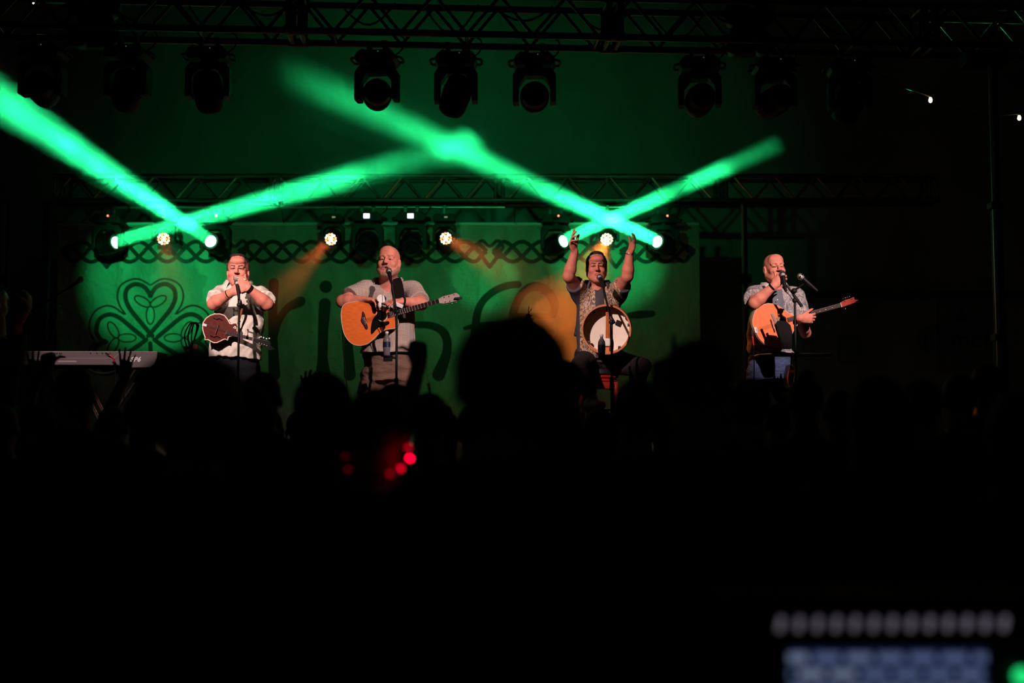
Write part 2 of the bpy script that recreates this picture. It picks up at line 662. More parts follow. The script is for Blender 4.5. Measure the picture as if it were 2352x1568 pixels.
sh_top = Z4([(1078, 935), (960, 800), (830, 640), (775, 520), (790, 410), (880, 355), (985, 385), (1060, 485)])
sh_thin = Z4([(770, 690), (705, 590), (682, 480), (720, 370), (820, 308), (930, 300), (1048, 362)])
sh_left = Z4([(975, 950), (840, 840), (710, 735), (600, 695), (500, 730), (455, 810), (450, 900), (500, 980), (560, 1005)])
sh_left2 = Z4([(560, 1005), (470, 1040), (425, 1120), (450, 1230), (520, 1310), (640, 1330), (760, 1270)])
sh_lthin = Z4([(750, 688), (640, 612), (540, 600), (430, 660), (372, 770), (375, 890), (435, 1000)])
sh_lthin2 = Z4([(435, 1000), (365, 1110), (370, 1240), (440, 1340), (560, 1375), (700, 1340)])
sh_low = Z4([(1010, 980), (900, 1060), (760, 1150), (640, 1230)])
for ctrl, w in ((sh_top, 10.5), (sh_thin, 4.5), (sh_left, 10.5), (sh_left2, 10.5), (sh_lthin, 4.5), (sh_lthin2, 4.5), (sh_low, 10.5)):
    stroke('shamrock_line', ctrl, w, banner, lift=0.007)
    stroke('shamrock_line', mirror(ctrl), w, banner, lift=0.009)
stroke('shamrock_line', Z4([(1055, 1020), (1060, 1200), (1010, 1400), (900, 1560)]), 10, banner)
for cx, cy, a0 in ((1055, 600, 90), (690, 960, 0), (1420, 960, 180)):
    for k in range(3):
        a = math.radians(a0 + 120 * k)
        ux, uy = math.cos(a), math.sin(a)
        L = 205
        loop = []
        for t in np.linspace(0, 2 * PI, 13)[:-1]:
            u, w_ = (0.5 - 0.5 * math.cos(t)) * L, 46 * math.sin(t)
            loop.append((cx + ux * u - uy * w_, cy + uy * u + ux * w_))
        stroke('shamrock_line', Z4(loop), 3.6, banner, m='print_brown' if k == 0 else 'print_black', n=4, closed=True, lift=0.008 + 0.001 * k)

letters = [
    ('letter_r', [(629, 650), (627, 700), (626, 760), (630, 860)], [24, 22, 20, 27]),
    ('letter_r', [(631, 775), (640, 738), (660, 708), (690, 692)], [12, 16, 18, 24]),
    ('letter_i', [(746, 698), (742, 760), (741, 820), (742, 858)], [28, 24, 23, 34]),
    ('letter_n', [(800, 735), (800, 790), (803, 860)], [20, 20, 28]),
    ('letter_n', [(803, 790), (850, 757), (920, 748), (985, 747), (1020, 765), (1027, 805), (1008, 860)], [10, 14, 14, 17, 20, 21, 30]),
    ('letter_f', [(1190, 653), (1166, 656), (1138, 667), (1112, 688), (1098, 714), (1093, 745), (1090, 800), (1086, 870)], [17, 17, 17, 17, 18, 19, 20, 22]),
    ('letter_f', [(1068, 754), (1095, 748), (1140, 744)], [9, 12, 10]),
    ('letter_e', [(1264, 726), (1220, 726), (1182, 726)], [13, 14, 13]),
    ('letter_e', [(1271, 724), (1274, 700), (1262, 674), (1238, 658), (1214, 662), (1194, 682), (1179, 720), (1178, 770), (1196, 820), (1236, 845), (1275, 830)],
     [14, 21, 22, 22, 20, 19, 19, 20, 20, 18, 14]),
    ('letter_t', [(1445, 724), (1470, 722), (1498, 720)], [13, 19, 15]),
]
for nm, ctrl, w in letters:
    stroke(nm, ctrl, w, banner, lift=0.008)
disc_print('letter_i', 748, 658, 14.5, banner)

# ------------------------------------------------------------------ moving-head lights
def make_moving_head(kind):
    t = bpy.data.objects.new('moving_head_light', None)
    t.empty_display_size = 0.1
    COL.objects.link(t)
    for sx in (-0.055, 0.055):
        mb = MB()
        mb.box((sx, 0, -0.03), (0.03, 0.05, 0.075))
        mb.tube((sx - 0.02, -0.035, 0.0), (sx + 0.02, -0.035, 0.0), 0.012, n=8)
        mb.tube((sx, 0.02, -0.05), (sx, 0.06, -0.05), 0.009, n=6)
        mb.build('clamp', M('dark_metal'), t, bevel=0.004)
    base = MB().prism([(-.125, -.15), (-.145, -.12), (-.125, -.085), (-.09, -.058), (-.05, -.07), (.05, -.07), (.09, -.058), (.125, -.085), (.145, -.12), (.125, -.15)],
                      (0, -0.1, 0), (1, 0, 0), (0, 0, 1), (0, 1, 0), 0.2).build('base', M('black_plastic'), t, bevel=0.006)
    if kind == 'wide':
        MB().box((0.0, -0.104, -0.107), (0.055, 0.006, 0.042)).build('display', M('lcd'), base)
    else:
        MB().box((0.0, -0.104, -0.11), (0.06, 0.005, 0.03)).build('display', M('lens_dark'), base)
        MB().ball((0.025, -0.105, -0.085), 0.004 if kind == 'front' else 0.009, 8).build('status_light', M('dim_dot' if kind == 'front' else 'red_led'), base)
    for sx in (-1, 1):
        pts = [(sx * 0.128, -0.07, -0.115), (sx * 0.168, -0.06, -0.118), (sx * 0.175, 0, -0.118), (sx * 0.168, 0.06, -0.118), (sx * 0.128, 0.07, -0.115)]
        MB().path(spline(pts, 3), 0.009, 6).build('handle', M('black_plastic'), t, smooth=True)
    MB().prism([(-.148, -.40), (-.148, -.21), (-.118, -.165), (.118, -.165), (.148, -.21), (.148, -.40), (.108, -.40), (.106, -.275), (.062, -.215), (-.062, -.215), (-.106, -.275), (-.108, -.40)],
               (0, -0.06, 0), (1, 0, 0), (0, 0, 1), (0, 1, 0), 0.12).build('yoke', M('black_plastic'), t, bevel=0.008)
    MB().tube((0, 0, -0.15), (0, 0, -0.168), 0.06, n=16).build('pan_bearing', M('black_plastic'), t, smooth=True)
    head = MB().lathe([(0.0, -.14), (0.05, -.138), (0.085, -.12), (0.094, -.07), (0.097, 0.0), (0.097, .06), (0.094, .095), (0.090, .12), (0.08, .128), (0.074, .122), (0.056, .116)],
                      (0, 0, 0), n=24).build('head', M('black_plastic'), None, smooth=True)
    head.parent = t
    head.location = (0, 0, -0.355)
    lens = MB().lathe([(0.056, .117), (0.03, .122), (0.0, .124)], (0, 0, 0), n=20).build('lens', M('lens_green' if kind == 'beam' else 'lens_dark'), None, smooth=True)
    lens.parent = head
    for k in range(3):
        r_ = MB().lathe([(0.0965, -.05 + .03 * k), (0.100, -.045 + .03 * k), (0.0965, -.04 + .03 * k)], (0, 0, 0), n=24).build('cooling_rib', M('black_plastic'), None)
        r_.parent = head
    pts = [(0.09, 0.04, -0.09), (0.16, 0.05, -0.03), (0.17, 0.06, 0.05), (0.10, 0.06, 0.09)]
    MB().path(spline(pts, 4), 0.006, 6).build('power_cable', M('black_rubber'), t, smooth=True)
    return t


def place_head(t, loc, scale, direction, yaw=0.0):
    t.location = loc
    t.scale = (scale,) * 3
    t.rotation_euler = (0, 0, yaw)
    hd = [c for c in t.children if c.name.startswith('head')][0]
    d = Vector(direction).normalized()
    d.rotate(Matrix.Rotation(-yaw, 3, 'Z'))
    hd.rotation_mode = 'QUATERNION'
    hd.rotation_quaternion = d.to_track_quat('Z', 'Y')
    loc, d0 = Vector(loc), Vector(direction).normalized()
    return loc + Vector((0, 0, -0.345 * scale)) + d0 * 0.136 * scale


WASH = (1.0, 0.70, 0.65)
proto_f = make_moving_head('front')
front_lenses = []
FRONT_WHERE = ['outermost, beyond the blinder over the keyboard', 'just inside the blinder over the keyboard', 'hanging above the mandolin player', 'hanging above the acoustic guitarist',
               'middle one of the central three', 'first one past the guitarist towards the drummer', 'just before the blinder near the crank tower', 'just past the blinder near the crank tower',
               'last one before the tall crank mast']
FRONT_PX = [110, 303, 487, 870, 1049, 1227, 1602, 1772, 1942]
# what each front head points at (photo pixel and depth), its light power, cone angle
AIMS = [((375, 640), BANNER_Y, 900, 19, GREEN, .75), ((230, 820), 10.4, 6, 22, WASH, .4), ((548, 700), 9.95, 30, 22, WASH, .4), ((870, 470), BANNER_Y, 115, 58, GREEN, 1.0),
        ((893, 690), 9.95, 25, 26, WASH, .4), ((1200, 470), BANNER_Y, 95, 58, GREEN, 1.0), ((1400, 590), BANNER_Y, 700, 15, GREEN, .7), ((1115, 640), BANNER_Y, 420, 8, GREEN, .6), ((1785, 690), 9.95, 0, 20, WASH, .4)]
# front-of-house spotlights on the masts behind the camera
FOH_L, FOH_R = Vector((-3.2, 2.6, 5.7)), Vector((3.2, 2.6, 5.7))
for src, (px, py), pw, ang in ((FOH_L, (548, 720), 4200, 8.0), (FOH_R, (905, 735), 3000, 8.5), (FOH_L, (1388, 720), 3300, 8.5), (FOH_R, (1800, 725), 3600, 8.0), (FOH_L, (215, 806), 1800, 8.6)):
    spot('followspot_left_offscreen' if src is FOH_L else 'followspot_right_offscreen', src, at(px, py, 10), pw, ang, WASH, 0.5, 0.06)
for k, px in enumerate(FRONT_PX):
    o = proto_f if k == 0 else copy_tree(proto_f)
    tag(o, 'black moving-head light under the front truss, ' + FRONT_WHERE[k], 'stage light', 'moving heads under the front truss')
    loc = A + dF * front_s(px) + Vector((0, -0.06, -0.19))
    (tx, ty), tY, pw, ang, colr, soft = AIMS[k]
    tgt = at(tx, ty, tY)
    L = place_head(o, loc, 1.0, tgt - (loc + Vector((0, 0, -0.345))), yaw=random.uniform(-0.12, 0.12))
    if pw:
        spot('front_head_lamp', L, tgt, pw, ang, colr, soft, 0.04)

proto_b = make_moving_head('beam')
GREEN_BEAMS = []
BEAMS = [  # fixture px, head swivel, beam end pixel and depth
    (250, (1120, 320), 11.2, 'beside the plain edge of the backdrop'), (497, (-60, 190), 9.6, 'over the mandolin player'),
    (1276, (1790, 330), 11.5, 'behind the raised hand with outstretched thumb'), (1524, (640, 158), 9.8, 'at the end of the rear truss bar')]
for k, (px, (ex, ey), eY, where) in enumerate(BEAMS):
    o = proto_b if k == 0 else copy_tree(proto_b)
    tag(o, 'moving-head light throwing a green beam, hung ' + where, 'stage light', 'green beam lights under the rear truss')
    loc = Vector((at(px, 480, BACK_Y - 0.18).x, BACK_Y - 0.18, at(px, 480, BACK_Y - 0.18).z))
    piv = loc + Vector((0, 0, -0.345 * 1.12))
    L = place_head(o, loc, 1.12, at(ex, ey, eY) - piv)
    GREEN_BEAMS.append((L, at(ex, ey, eY)))

proto_w = make_moving_head('wide')
for k, px in enumerate((845, 945)):
    o = proto_w if k == 0 else copy_tree(proto_w)
    tag(o, 'unlit moving-head light with a white display beside the LED light over letter ' + 'if'[k], 'stage light', 'moving heads with white displays')
    loc = Vector((at(px, 478, BACK_Y - 0.2).x, BACK_Y - 0.2, at(px, 474, BACK_Y - 0.2).z))
    place_head(o, loc, 1.18, (0.08 * (1 if k else -1), -1.0, -0.55))


def make_led_wash(pale):
    t = bpy.data.objects.new('led_wash_light', None)
    t.empty_display_size = 0.1
    COL.objects.link(t)
    MB().box((0, 0, -0.03), (0.03, 0.05, 0.1)).tube((0, 0.21, 0.008), (0, -0.02, 0.008), 0.012, n=8).build('clamp', M('dark_metal'), t, bevel=0.003)
    base = MB().prism([(-.115, -.17), (-.125, -.12), (-.10, -.085), (.10, -.085), (.125, -.12), (.115, -.17)], (0, -0.09, 0), (1, 0, 0), (0, 0, 1), (0, 1, 0), 0.18)\
        .build('base', M('black_plastic'), t, bevel=0.006)
    MB().box((0.02, -0.093, -0.125), (0.035, 0.004, 0.016)).build('display', M('led_pale_dim'), base)
    MB().prism([(-.128, -.38), (-.128, -.22), (-.10, -.185), (.10, -.185), (.128, -.22), (.128, -.38), (.098, -.38), (.096, -.27), (.055, -.225), (-.055, -.225), (-.096, -.27), (-.098, -.38)],
               (0, -0.05, 0), (1, 0, 0), (0, 0, 1), (0, 1, 0), 0.1).build('yoke', M('black_plastic'), t, bevel=0.006)
    head = MB().lathe([(0.0, -.09), (0.06, -.09), (0.09, -.06), (0.094, .0), (0.09, .06), (0.084, .068), (0.0, .066)], (0, 0, 0), n=24).build('head', M('black_plastic'), None, smooth=True)
    head.parent = t
    head.location = (0, 0, -0.34)
    spots = [(0, 0)] + [(0.027 * math.cos(a), 0.027 * math.sin(a)) for a in np.arange(0, 2 * PI - 0.1, PI / 3)] + \
            [(0.056 * math.cos(a), 0.056 * math.sin(a)) for a in np.arange(0.2, 2 * PI + 0.1, PI / 6)]
    for i, (x, y) in enumerate(spots[:19]):
        m = 'led_warm' if pale == 'warm' else ('led_red' if i % 3 == 1 else ('led_pale' if i % 3 == 2 else 'led_warm'))
        l = MB().lathe([(0.0115, 0.060), (0.0105, 0.071), (0.0, 0.076)], (x, y, 0), n=10).build('led', M(m), None, smooth=True)
        l.parent = head
    return t


mat('led_pale_dim', (0.1, 0.1, 0.08), 0.4, emit=(0.9, 0.8, 0.5), estr=0.25)
proto_l = make_led_wash('mixed')
proto_o = make_led_wash('warm')
ORANGE, RUST = (1.0, 0.21, 0.03), (1.0, 0.17, 0.04)
LEDS = [(378, proto_l, (410, 720), 12.0, 'over the shamrock print', RUST), (765, None, (585, 740), 12.2, 'shining down over the letter i', RUST),
        (1021, None, (1230, 660), 12.0, 'shining down over the letter f', RUST), (1395, proto_o, (1275, 790), 12.0, 'glowing orange behind the seated drummer', ORANGE)]
LED_OUT = []
for k, (px, pr, (ex, ey), eY, where, colr) in enumerate(LEDS):
    o = pr if pr is not None else copy_tree(proto_l)
    tag(o, 'LED wash light with a cluster of bright diodes, ' + where, 'stage light', 'LED wash lights under the rear truss')
    loc = Vector((at(px, 478, BACK_Y - 0.2).x, BACK_Y - 0.2, at(px, 476, BACK_Y - 0.2).z))
    piv = loc + Vector((0, 0, -0.34))
    # lamp face turned towards the audience, tipped down along its beam
    d = (at(ex, ey, eY) - piv).normalized()
    L = place_head(o, loc, 1.0, d + Vector((0, -0.55, 0)))
    hd = [c for c in o.children if c.name.startswith('head')][0]
    LED_OUT.append((piv + (d + Vector((0, -0.55, 0))).normalized() * 0.09, at(ex, ey, eY), colr))

# audience blinders: two-by-two round lamps on the front truss
for px, py in ((216, 50), (1720, 70)):
    y = front_y(px) + 0.1
    c = at(px, py, y)
    bl_ = thing('blinder_light', 'cluster of four dark round blinder lamps on the front truss, ' + ('over the keyboard' if px < 1000 else 'near the crank tower'),
                'stage light', c, 'blinder lamps on the front truss')
    MB().box((c.x, y + 0.06, c.z), (0.24, 0.08, 0.34)).build('housing', M('black_plastic'), bl_, bevel=0.01)
    for ix in (-1, 1):
        for iz in (-1, 1):
            p = Vector((c.x + ix * 0.1, y, c.z + iz * 0.105))
            lamp = MB().lathe([(0.05, 0.1), (0.078, 0.03), (0.086, -0.03), (0.08, -0.035), (0.06, 0.01), (0.0, 0.03)], p, (0, 1, -0.15), n=20).build('lamp', M('black_plastic'), bl_, smooth=True)
            MB().lathe([(0.07, -0.005), (0.0, -0.02)], p, (0, 1, -0.15), n=18).build('lamp_glass', M('lens_dark'), lamp, smooth=True)
    MB().tube((c.x, y + 0.05, c.z + 0.16), (c.x, y + 0.05, c.z + 0.26), 0.02, n=8).build('clamp', M('dark_metal'), bl_)

# ------------------------------------------------------------------ haze lit by the beams
def haze_material(name, stops, density, noise_scale, L, noise_lo=0.35, aniso=0.0, warp=1.0):
    m = bpy.data.materials.new(name)
    m.use_nodes = True
    nt = m.node_tree
    nt.nodes.clear()
    out = nt.nodes.new('ShaderNodeOutputMaterial')
    vs = nt.nodes.new('ShaderNodeVolumeScatter')
    vs.inputs['Color'].default_value = (1, 1, 1, 1)
    vs.inputs['Anisotropy'].default_value = aniso
    nt.links.new(vs.outputs[0], out.inputs['Volume'])
    tc = nt.nodes.new('ShaderNodeTexCoord')
    sep = nt.nodes.new('ShaderNodeSeparateXYZ')
    nt.links.new(tc.outputs['Object'], sep.inputs[0])
    n = nt.nodes.new('ShaderNodeTexNoise')
    n.inputs['Scale'].default_value = noise_scale
    n.inputs['Detail'].default_value = 3
    n.inputs['Distortion'].default_value = 0.8
    nt.links.new(tc.outputs['Object'], n.inputs['Vector'])
    # drift the haze bank's edges with the noise, so they are ragged
    mad = nt.nodes.new('ShaderNodeMath')
    mad.operation = 'MULTIPLY_ADD'
    mad.inputs[1].default_value = 0.35 * warp
    nt.links.new(n.outputs['Fac'], mad.inputs[0])
    sub = nt.nodes.new('ShaderNodeMath')
    sub.operation = 'SUBTRACT'
    sub.inputs[1].default_value = 0.175 * warp
    nt.links.new(sep.outputs['Z'], sub.inputs[0])
    nt.links.new(sub.outputs[0], mad.inputs[2])
    div = nt.nodes.new('ShaderNodeMath')
    div.operation = 'DIVIDE'
    div.inputs[1].default_value = L
    nt.links.new(mad.outputs[0], div.inputs[0])
    r = nt.nodes.new('ShaderNodeValToRGB')
    el = r.color_ramp.elements
    while len(el) > 1:
        el.remove(el[-1])
    el[0].position = stops[0][0]
    el[0].color = (stops[0][1],) * 3 + (1,)
    for p, v in stops[1:]:
        e = el.new(p)
        e.color = (v, v, v, 1)
    nt.links.new(div.outputs[0], r.inputs['Fac'])
    mr = nt.nodes.new('ShaderNodeMapRange')
    mr.inputs['From Min'].default_value = 0.3
    mr.inputs['From Max'].default_value = 0.7
    mr.inputs['To Min'].default_value = noise_lo
    mr.inputs['To Max'].default_value = 1.0
    nt.links.new(n.outputs['Fac'], mr.inputs['Value'])
    mu = nt.nodes.new('ShaderNodeMath')
    mu.operation = 'MULTIPLY'
    nt.links.new(r.outputs['Color'], mu.inputs[0])
    nt.links.new(mr.outputs[0], mu.inputs[1])
    mu2 = nt.nodes.new('ShaderNodeMath')
    mu2.operation = 'MULTIPLY'
    mu2.inputs[1].default_value = density
    nt.links.new(mu.outputs[0], mu2.inputs[0])
    mx_ = nt.nodes.new('ShaderNodeMath')
    mx_.operation = 'MAXIMUM'
    mx_.inputs[1].default_value = 0.0
    nt.links.new(mu2.outputs[0], mx_.inputs[0])
    nt.links.new(mx_.outputs[0], vs.inputs['Density'])
    return m


def haze_bank(label, S, E, r0, r1, m):
    S, E = Vector(S), Vector(E)
    L = (E - S).length
    o = MB().tube((0, 0, 0.02), (0, 0, L), r0, r1, n=12).build('haze', m)
    o.location = S
    o.rotation_mode = 'QUATERNION'
    o.rotation_quaternion = (E - S).to_track_quat('Z', 'Y')
    tag(o, label, 'haze', 'haze in the light beams')
    o['kind'] = 'stuff'
    return o


HZ = [  # stops along the beam, density
    ([(0, .2), (.22, .35), (.45, .8), (.68, 1.0), (.705, .35), (.85, .22), (1, .0)], 0.40, 'green haze in the beam rising over the mandolin player and guitarist'),
    ([(0, .15), (.16, .2), (.24, .85), (.6, 1.0), (1, 1.3)], 0.40, 'green haze in the broad beam leaving past the keyboard'),
    ([(0, .4), (.16, .9), (.3, .9), (.5, .9), (.53, .3), (.60, .22), (.64, .75), (.77, 1.), (.80, .2), (1, .05)], 0.55, 'green haze in the beam rising behind the drummer away from the guitarist'),
    ([(0, .5), (.12, 1.0), (.30, 1.1), (.40, .35), (.46, .45), (.62, .75), (.75, .5), (.9, .3), (1, .0)], 0.50, 'green haze in the long beam crossing high over the guitarist'),
]
for k, (S, E) in enumerate(GREEN_BEAMS):
    stops, dens, lab = HZ[k]
    L = (E - S).length
    beam_light('beam_lamp', S, E, (34, 24, 14, 20)[k], 0.14, (3.6, 4.6, 2.6, 3.8)[k], GREEN)
    haze_bank(lab, S, E, 0.082, 0.085 + L * 0.047, haze_material('haze_green', stops, dens, 3.0, L))
for k, (S, E, colr) in enumerate(LED_OUT):
    L = (E - S).length
    if k == 3:
        spot('led_lamp', S, E, 800, 32, colr, 0.8, 0.06)
        haze_bank('orange haze under the LED light behind the seated drummer', S, S.lerp(E, 1.15), 0.10, 0.10 + L * 0.27,
                  haze_material('haze_orange', [(0, .9), (.25, .35), (.55, .4), (.85, .9), (1, .0)], 0.62, 2.2, L * 1.15, 0.15))
    else:
        spot('led_lamp', S, E, 520 if k else 150, 18, colr, 0.8, 0.06)
        haze_bank('rust-coloured haze in the beam of the LED light ' + LEDS[k][4], S, E, 0.09, 0.09 + L * 0.17,
                  haze_material('haze_rust', [(0, 1.), (.35, .8), (.75, .35), (1, .0)], 0.28, 2.2, L, 0.2))
puff_c = at(1285, 765, 12.0)
puff = MB().ball((0, 0, 0), 1.0, 16, scale=(0.32, 0.3, 0.42)).build('haze', None or haze_material('haze_puff', [(0, 1), (1, 1)], 4.0, 3.2, 1.0, -0.35), smooth=True)
puff.location = puff_c
tag(puff, 'thick orange smoke puff beside the seated drummer', 'haze', 'haze in the light beams')
puff['kind'] = 'stuff'

# ------------------------------------------------------------------ bodies: blended volumes turned into one continuous skin
class Field:
    def __init__(s, lo, hi, h):
        s.lo = np.array(lo, float)
        s.h = h
        s.n = np.ceil((np.array(hi, float) - s.lo) / h).astype(int) + 1
        s.d = np.full(s.n, 1.0, np.float32)
        s.id = np.zeros(s.n, np.uint8)

    def win(s, lo, hi):
        a = np.maximum(0, np.floor((np.array(lo) - s.lo) / s.h).astype(int))
        b = np.minimum(s.n, np.ceil((np.array(hi) - s.lo) / s.h).astype(int) + 1)
        if np.any(b <= a):
            return None
        sl = tuple(slice(a[i], b[i]) for i in range(3))
        ax = [(s.lo[i] + s.h * np.arange(a[i], b[i])).astype(np.float32) for i in range(3)]
        return sl, ax[0][:, None, None], ax[1][None, :, None], ax[2][None, None, :]

    def merge(s, sl, d, k, mid, sub):
        o = s.d[sl]
        k = max(k, 1e-4)
        if sub:
            nd = -d
            h = np.clip(0.5 - 0.5 * (o - nd) / k, 0, 1)
            r = o * (1 - h) + nd * h + k * h * (1 - h)
            if mid is not None:
                s.id[sl] = np.where(d < s.h * 0.6, mid, s.id[sl])
        else:
            h = np.clip(0.5 + 0.5 * (o - d) / k, 0, 1)
            r = o * (1 - h) + d * h - k * h * (1 - h)
            s.id[sl] = np.where(d < o, mid or 0, s.id[sl])
        s.d[sl] = r

    def cone(s, a, b, ra, rb, k=0.01, mid=0, sub=False, flat=None, cut=False):
        """Round cone a-b; flat=(axis, ratio) squashes it along axis; cut gives a flat end at b."""
        a, b = np.array(a, float), np.array(b, float)
        R = max(ra, rb) + k + 3 * s.h
        w = s.win(np.minimum(a, b) - R, np.maximum(a, b) + R)
        if w is None:
            return
        sl, X, Y, Z = w
        ba = b - a
        L2 = max(1e-9, float(ba @ ba))
        px, py, pz = X - a[0], Y - a[1], Z - a[2]
        t = np.clip((px * ba[0] + py * ba[1] + pz * ba[2]) / L2, 0, 1)
        qx, qy, qz = px - t * ba[0], py - t * ba[1], pz - t * ba[2]
        if flat is not None:
            n, ratio = np.array(flat[0], float), flat[1]
            n = n / np.linalg.norm(n)
            c = (qx * n[0] + qy * n[1] + qz * n[2]) * (1 / ratio - 1)
            qx, qy, qz = qx + c * n[0], qy + c * n[1], qz + c * n[2]
        d = np.sqrt(qx * qx + qy * qy + qz * qz) - (ra + (rb - ra) * t)
        if flat is not None:
            d = d * flat[1]
        if cut:
            u = ba / math.sqrt(L2)
            d = np.maximum(d, (X - b[0]) * u[0] + (Y - b[1]) * u[1] + (Z - b[2]) * u[2])
        s.merge(sl, d.astype(np.float32), k, mid, sub)

    def ell(s, c, r, ax=None, k=0.01, mid=0, sub=False):
        c, r = np.array(c, float), np.array(r, float)
        R = r.max() + k + 3 * s.h
        w = s.win(c - R, c + R)
        if w is None:
            return
        sl, X, Y, Z = w
        px, py, pz = X - c[0], Y - c[1], Z - c[2]
        if ax is not None:
            px, py, pz = [px * e[0] + py * e[1] + pz * e[2] for e in ax]
        k0 = np.sqrt((px / r[0]) ** 2 + (py / r[1]) ** 2 + (pz / r[2]) ** 2)
        k1 = np.sqrt((px / r[0] ** 2) ** 2 + (py / r[1] ** 2) ** 2 + (pz / r[2] ** 2) ** 2) + 1e-6
        s.merge(sl, (k0 * (k0 - 1) / k1).astype(np.float32), k, mid, sub)

    def loft(s, rings, k=0.01, mid=0, tilt=0.0):
        """Upright trunk: rings of (z, cx, cy, rx, ry), z rising; flat ends."""
        rings = sorted(rings)
        zz = np.array([q[0] for q in rings])
        R = max(max(q[3], q[4]) for q in rings) + k + 3 * s.h
        cx, cy = [q[1] for q in rings], [q[2] for q in rings]
        w = s.win((min(cx) - R, min(cy) - R, zz[0] - k - 3 * s.h), (max(cx) + R, max(cy) + R, zz[-1] + k + 3 * s.h))
        sl, X, Y, Z = w
        zf = Z.ravel()
        I = [np.interp(zf, zz, [q[i] for q in rings])[None, None, :] for i in range(1, 5)]
        for i in range(4):   # soften the kinks between the rings
            v = I[i].ravel()
            n = max(3, int(0.03 / s.h) | 1)
            v = np.convolve(np.pad(v, n // 2, mode='edge'), np.ones(n) / n, 'valid')
            I[i] = v[None, None, :]
        d = (np.sqrt(((X - I[0]) / I[2]) ** 2 + ((Y - I[1]) / I[3]) ** 2) - 1) * np.minimum(I[2], I[3])
        zt = Z + tilt * (X - cx[0])
        d = np.maximum(d, np.maximum(zt - zz[-1], zz[0] - zt))
        s.merge(sl, d.astype(np.float32), k, mid, False)

    def wrinkle(s, amp, fx, fy, fz, ph=0.0):
        X = (s.lo[0] + s.h * np.arange(s.n[0]))[:, None, None]
        Y = (s.lo[1] + s.h * np.arange(s.n[1]))[None, :, None]
        Z = (s.lo[2] + s.h * np.arange(s.n[2]))[None, None, :]
        q = np.sin(fx * X + 1.7 * np.sin(0.4 * fz * Z + ph)) * np.sin(fz * Z + 1.3 * np.sin(0.5 * fx * X + ph) + fy * Y)
        s.d += (amp * q).astype(np.float32)

    def mesh(s, name, mats, parent, smooth_iter=1):
        d = s.d
        nx, ny, nz = d.shape
        ins = d < 0
        cs = [(i, j, k) for i in (0, 1) for j in (0, 1) for k in (0, 1)]
        cnt = sum(ins[i:nx - 1 + i, j:ny - 1 + j, k:nz - 1 + k].astype(np.int8) for i, j, k in cs)
        mixed = (cnt > 0) & (cnt < 8)
        ii = np.argwhere(mixed)
        N = len(ii)
        idx = np.full(mixed.shape, -1, np.int64)
        idx[mixed] = np.arange(N)
        D = np.stack([d[ii[:, 0] + i, ii[:, 1] + j, ii[:, 2] + k] for i, j, k in cs], 1)
        acc = np.zeros((N, 3))
        num = np.zeros(N)
        C = np.array(cs, float)
        for p in range(8):
            for q in range(p + 1, 8):
                if np.abs(C[p] - C[q]).sum() != 1:
                    continue
                m = (D[:, p] < 0) != (D[:, q] < 0)
                t = D[m, p] / (D[m, p] - D[m, q])
                acc[m] += C[p] + (C[q] - C[p]) * t[:, None]
                num[m] += 1
        V = s.lo + s.h * (ii + acc / num[:, None])
        am = D.argmin(1)
        cc = np.array(cs)[am]
        vid = s.id[ii[:, 0] + cc[:, 0], ii[:, 1] + cc[:, 1], ii[:, 2] + cc[:, 2]]
        F = []
        for ax in range(3):
            sh = [slice(None)] * 3
            sh2 = [slice(None)] * 3
            sh[ax] = slice(0, d.shape[ax] - 1)
            sh2[ax] = slice(1, d.shape[ax])
            a, b = ins[tuple(sh)], ins[tuple(sh2)]
            e = np.argwhere(a != b)
            o1, o2 = [(1, 2), (2, 0), (0, 1)][ax]
            ok = (e[:, o1] > 0) & (e[:, o2] > 0) & (e[:, o1] < d.shape[o1] - 1) & (e[:, o2] < d.shape[o2] - 1)
            e = e[ok]
            flip = a[e[:, 0], e[:, 1], e[:, 2]]

            def cell(da, db):
                q = e.copy()
                q[:, o1] -= da
                q[:, o2] -= db
                return idx[q[:, 0], q[:, 1], q[:, 2]]
            Q = np.stack([cell(1, 1), cell(0, 1), cell(0, 0), cell(1, 0)], 1)
            Q[~flip] = Q[~flip][:, ::-1]
            F.append(Q)
        F = np.concatenate(F)
        F = F[(F >= 0).all(1)]
        for _ in range(smooth_iter):
            S = np.zeros_like(V)
            c = np.zeros(N)
            for q in range(4):
                np.add.at(S, F[:, q], V[F[:, (q + 1) % 4]] + V[F[:, (q - 1) % 4]])
                np.add.at(c, F[:, q], 2)
            m = c > 0
            V[m] = 0.5 * V[m] + 0.5 * S[m] / c[m][:, None]
        V = V - np.array(offset_of(parent))
        me = bpy.data.meshes.new(name)
        me.vertices.add(N)
        me.vertices.foreach_set('co', V.astype(np.float32).ravel())
        me.loops.add(len(F) * 4)
        me.loops.foreach_set('vertex_index', F.astype(np.int32).ravel())
        me.polygons.add(len(F))
        me.polygons.foreach_set('loop_start', np.arange(0, len(F) * 4, 4, dtype=np.int32))
        me.update(calc_edges=True)
        for m in mats:
            me.materials.append(m)
        fid = np.sort(vid[F], 1)[:, 2] if len(mats) > 1 else np.zeros(len(F), int)
        me.polygons.foreach_set('material_index', np.minimum(fid, len(mats) - 1).astype(np.int32))
        me.polygons.foreach_set('use_smooth', np.ones(len(F), bool))
        me.validate()
        o = bpy.data.objects.new(name, me)
        COL.objects.link(o)
        o.parent = parent
        return o


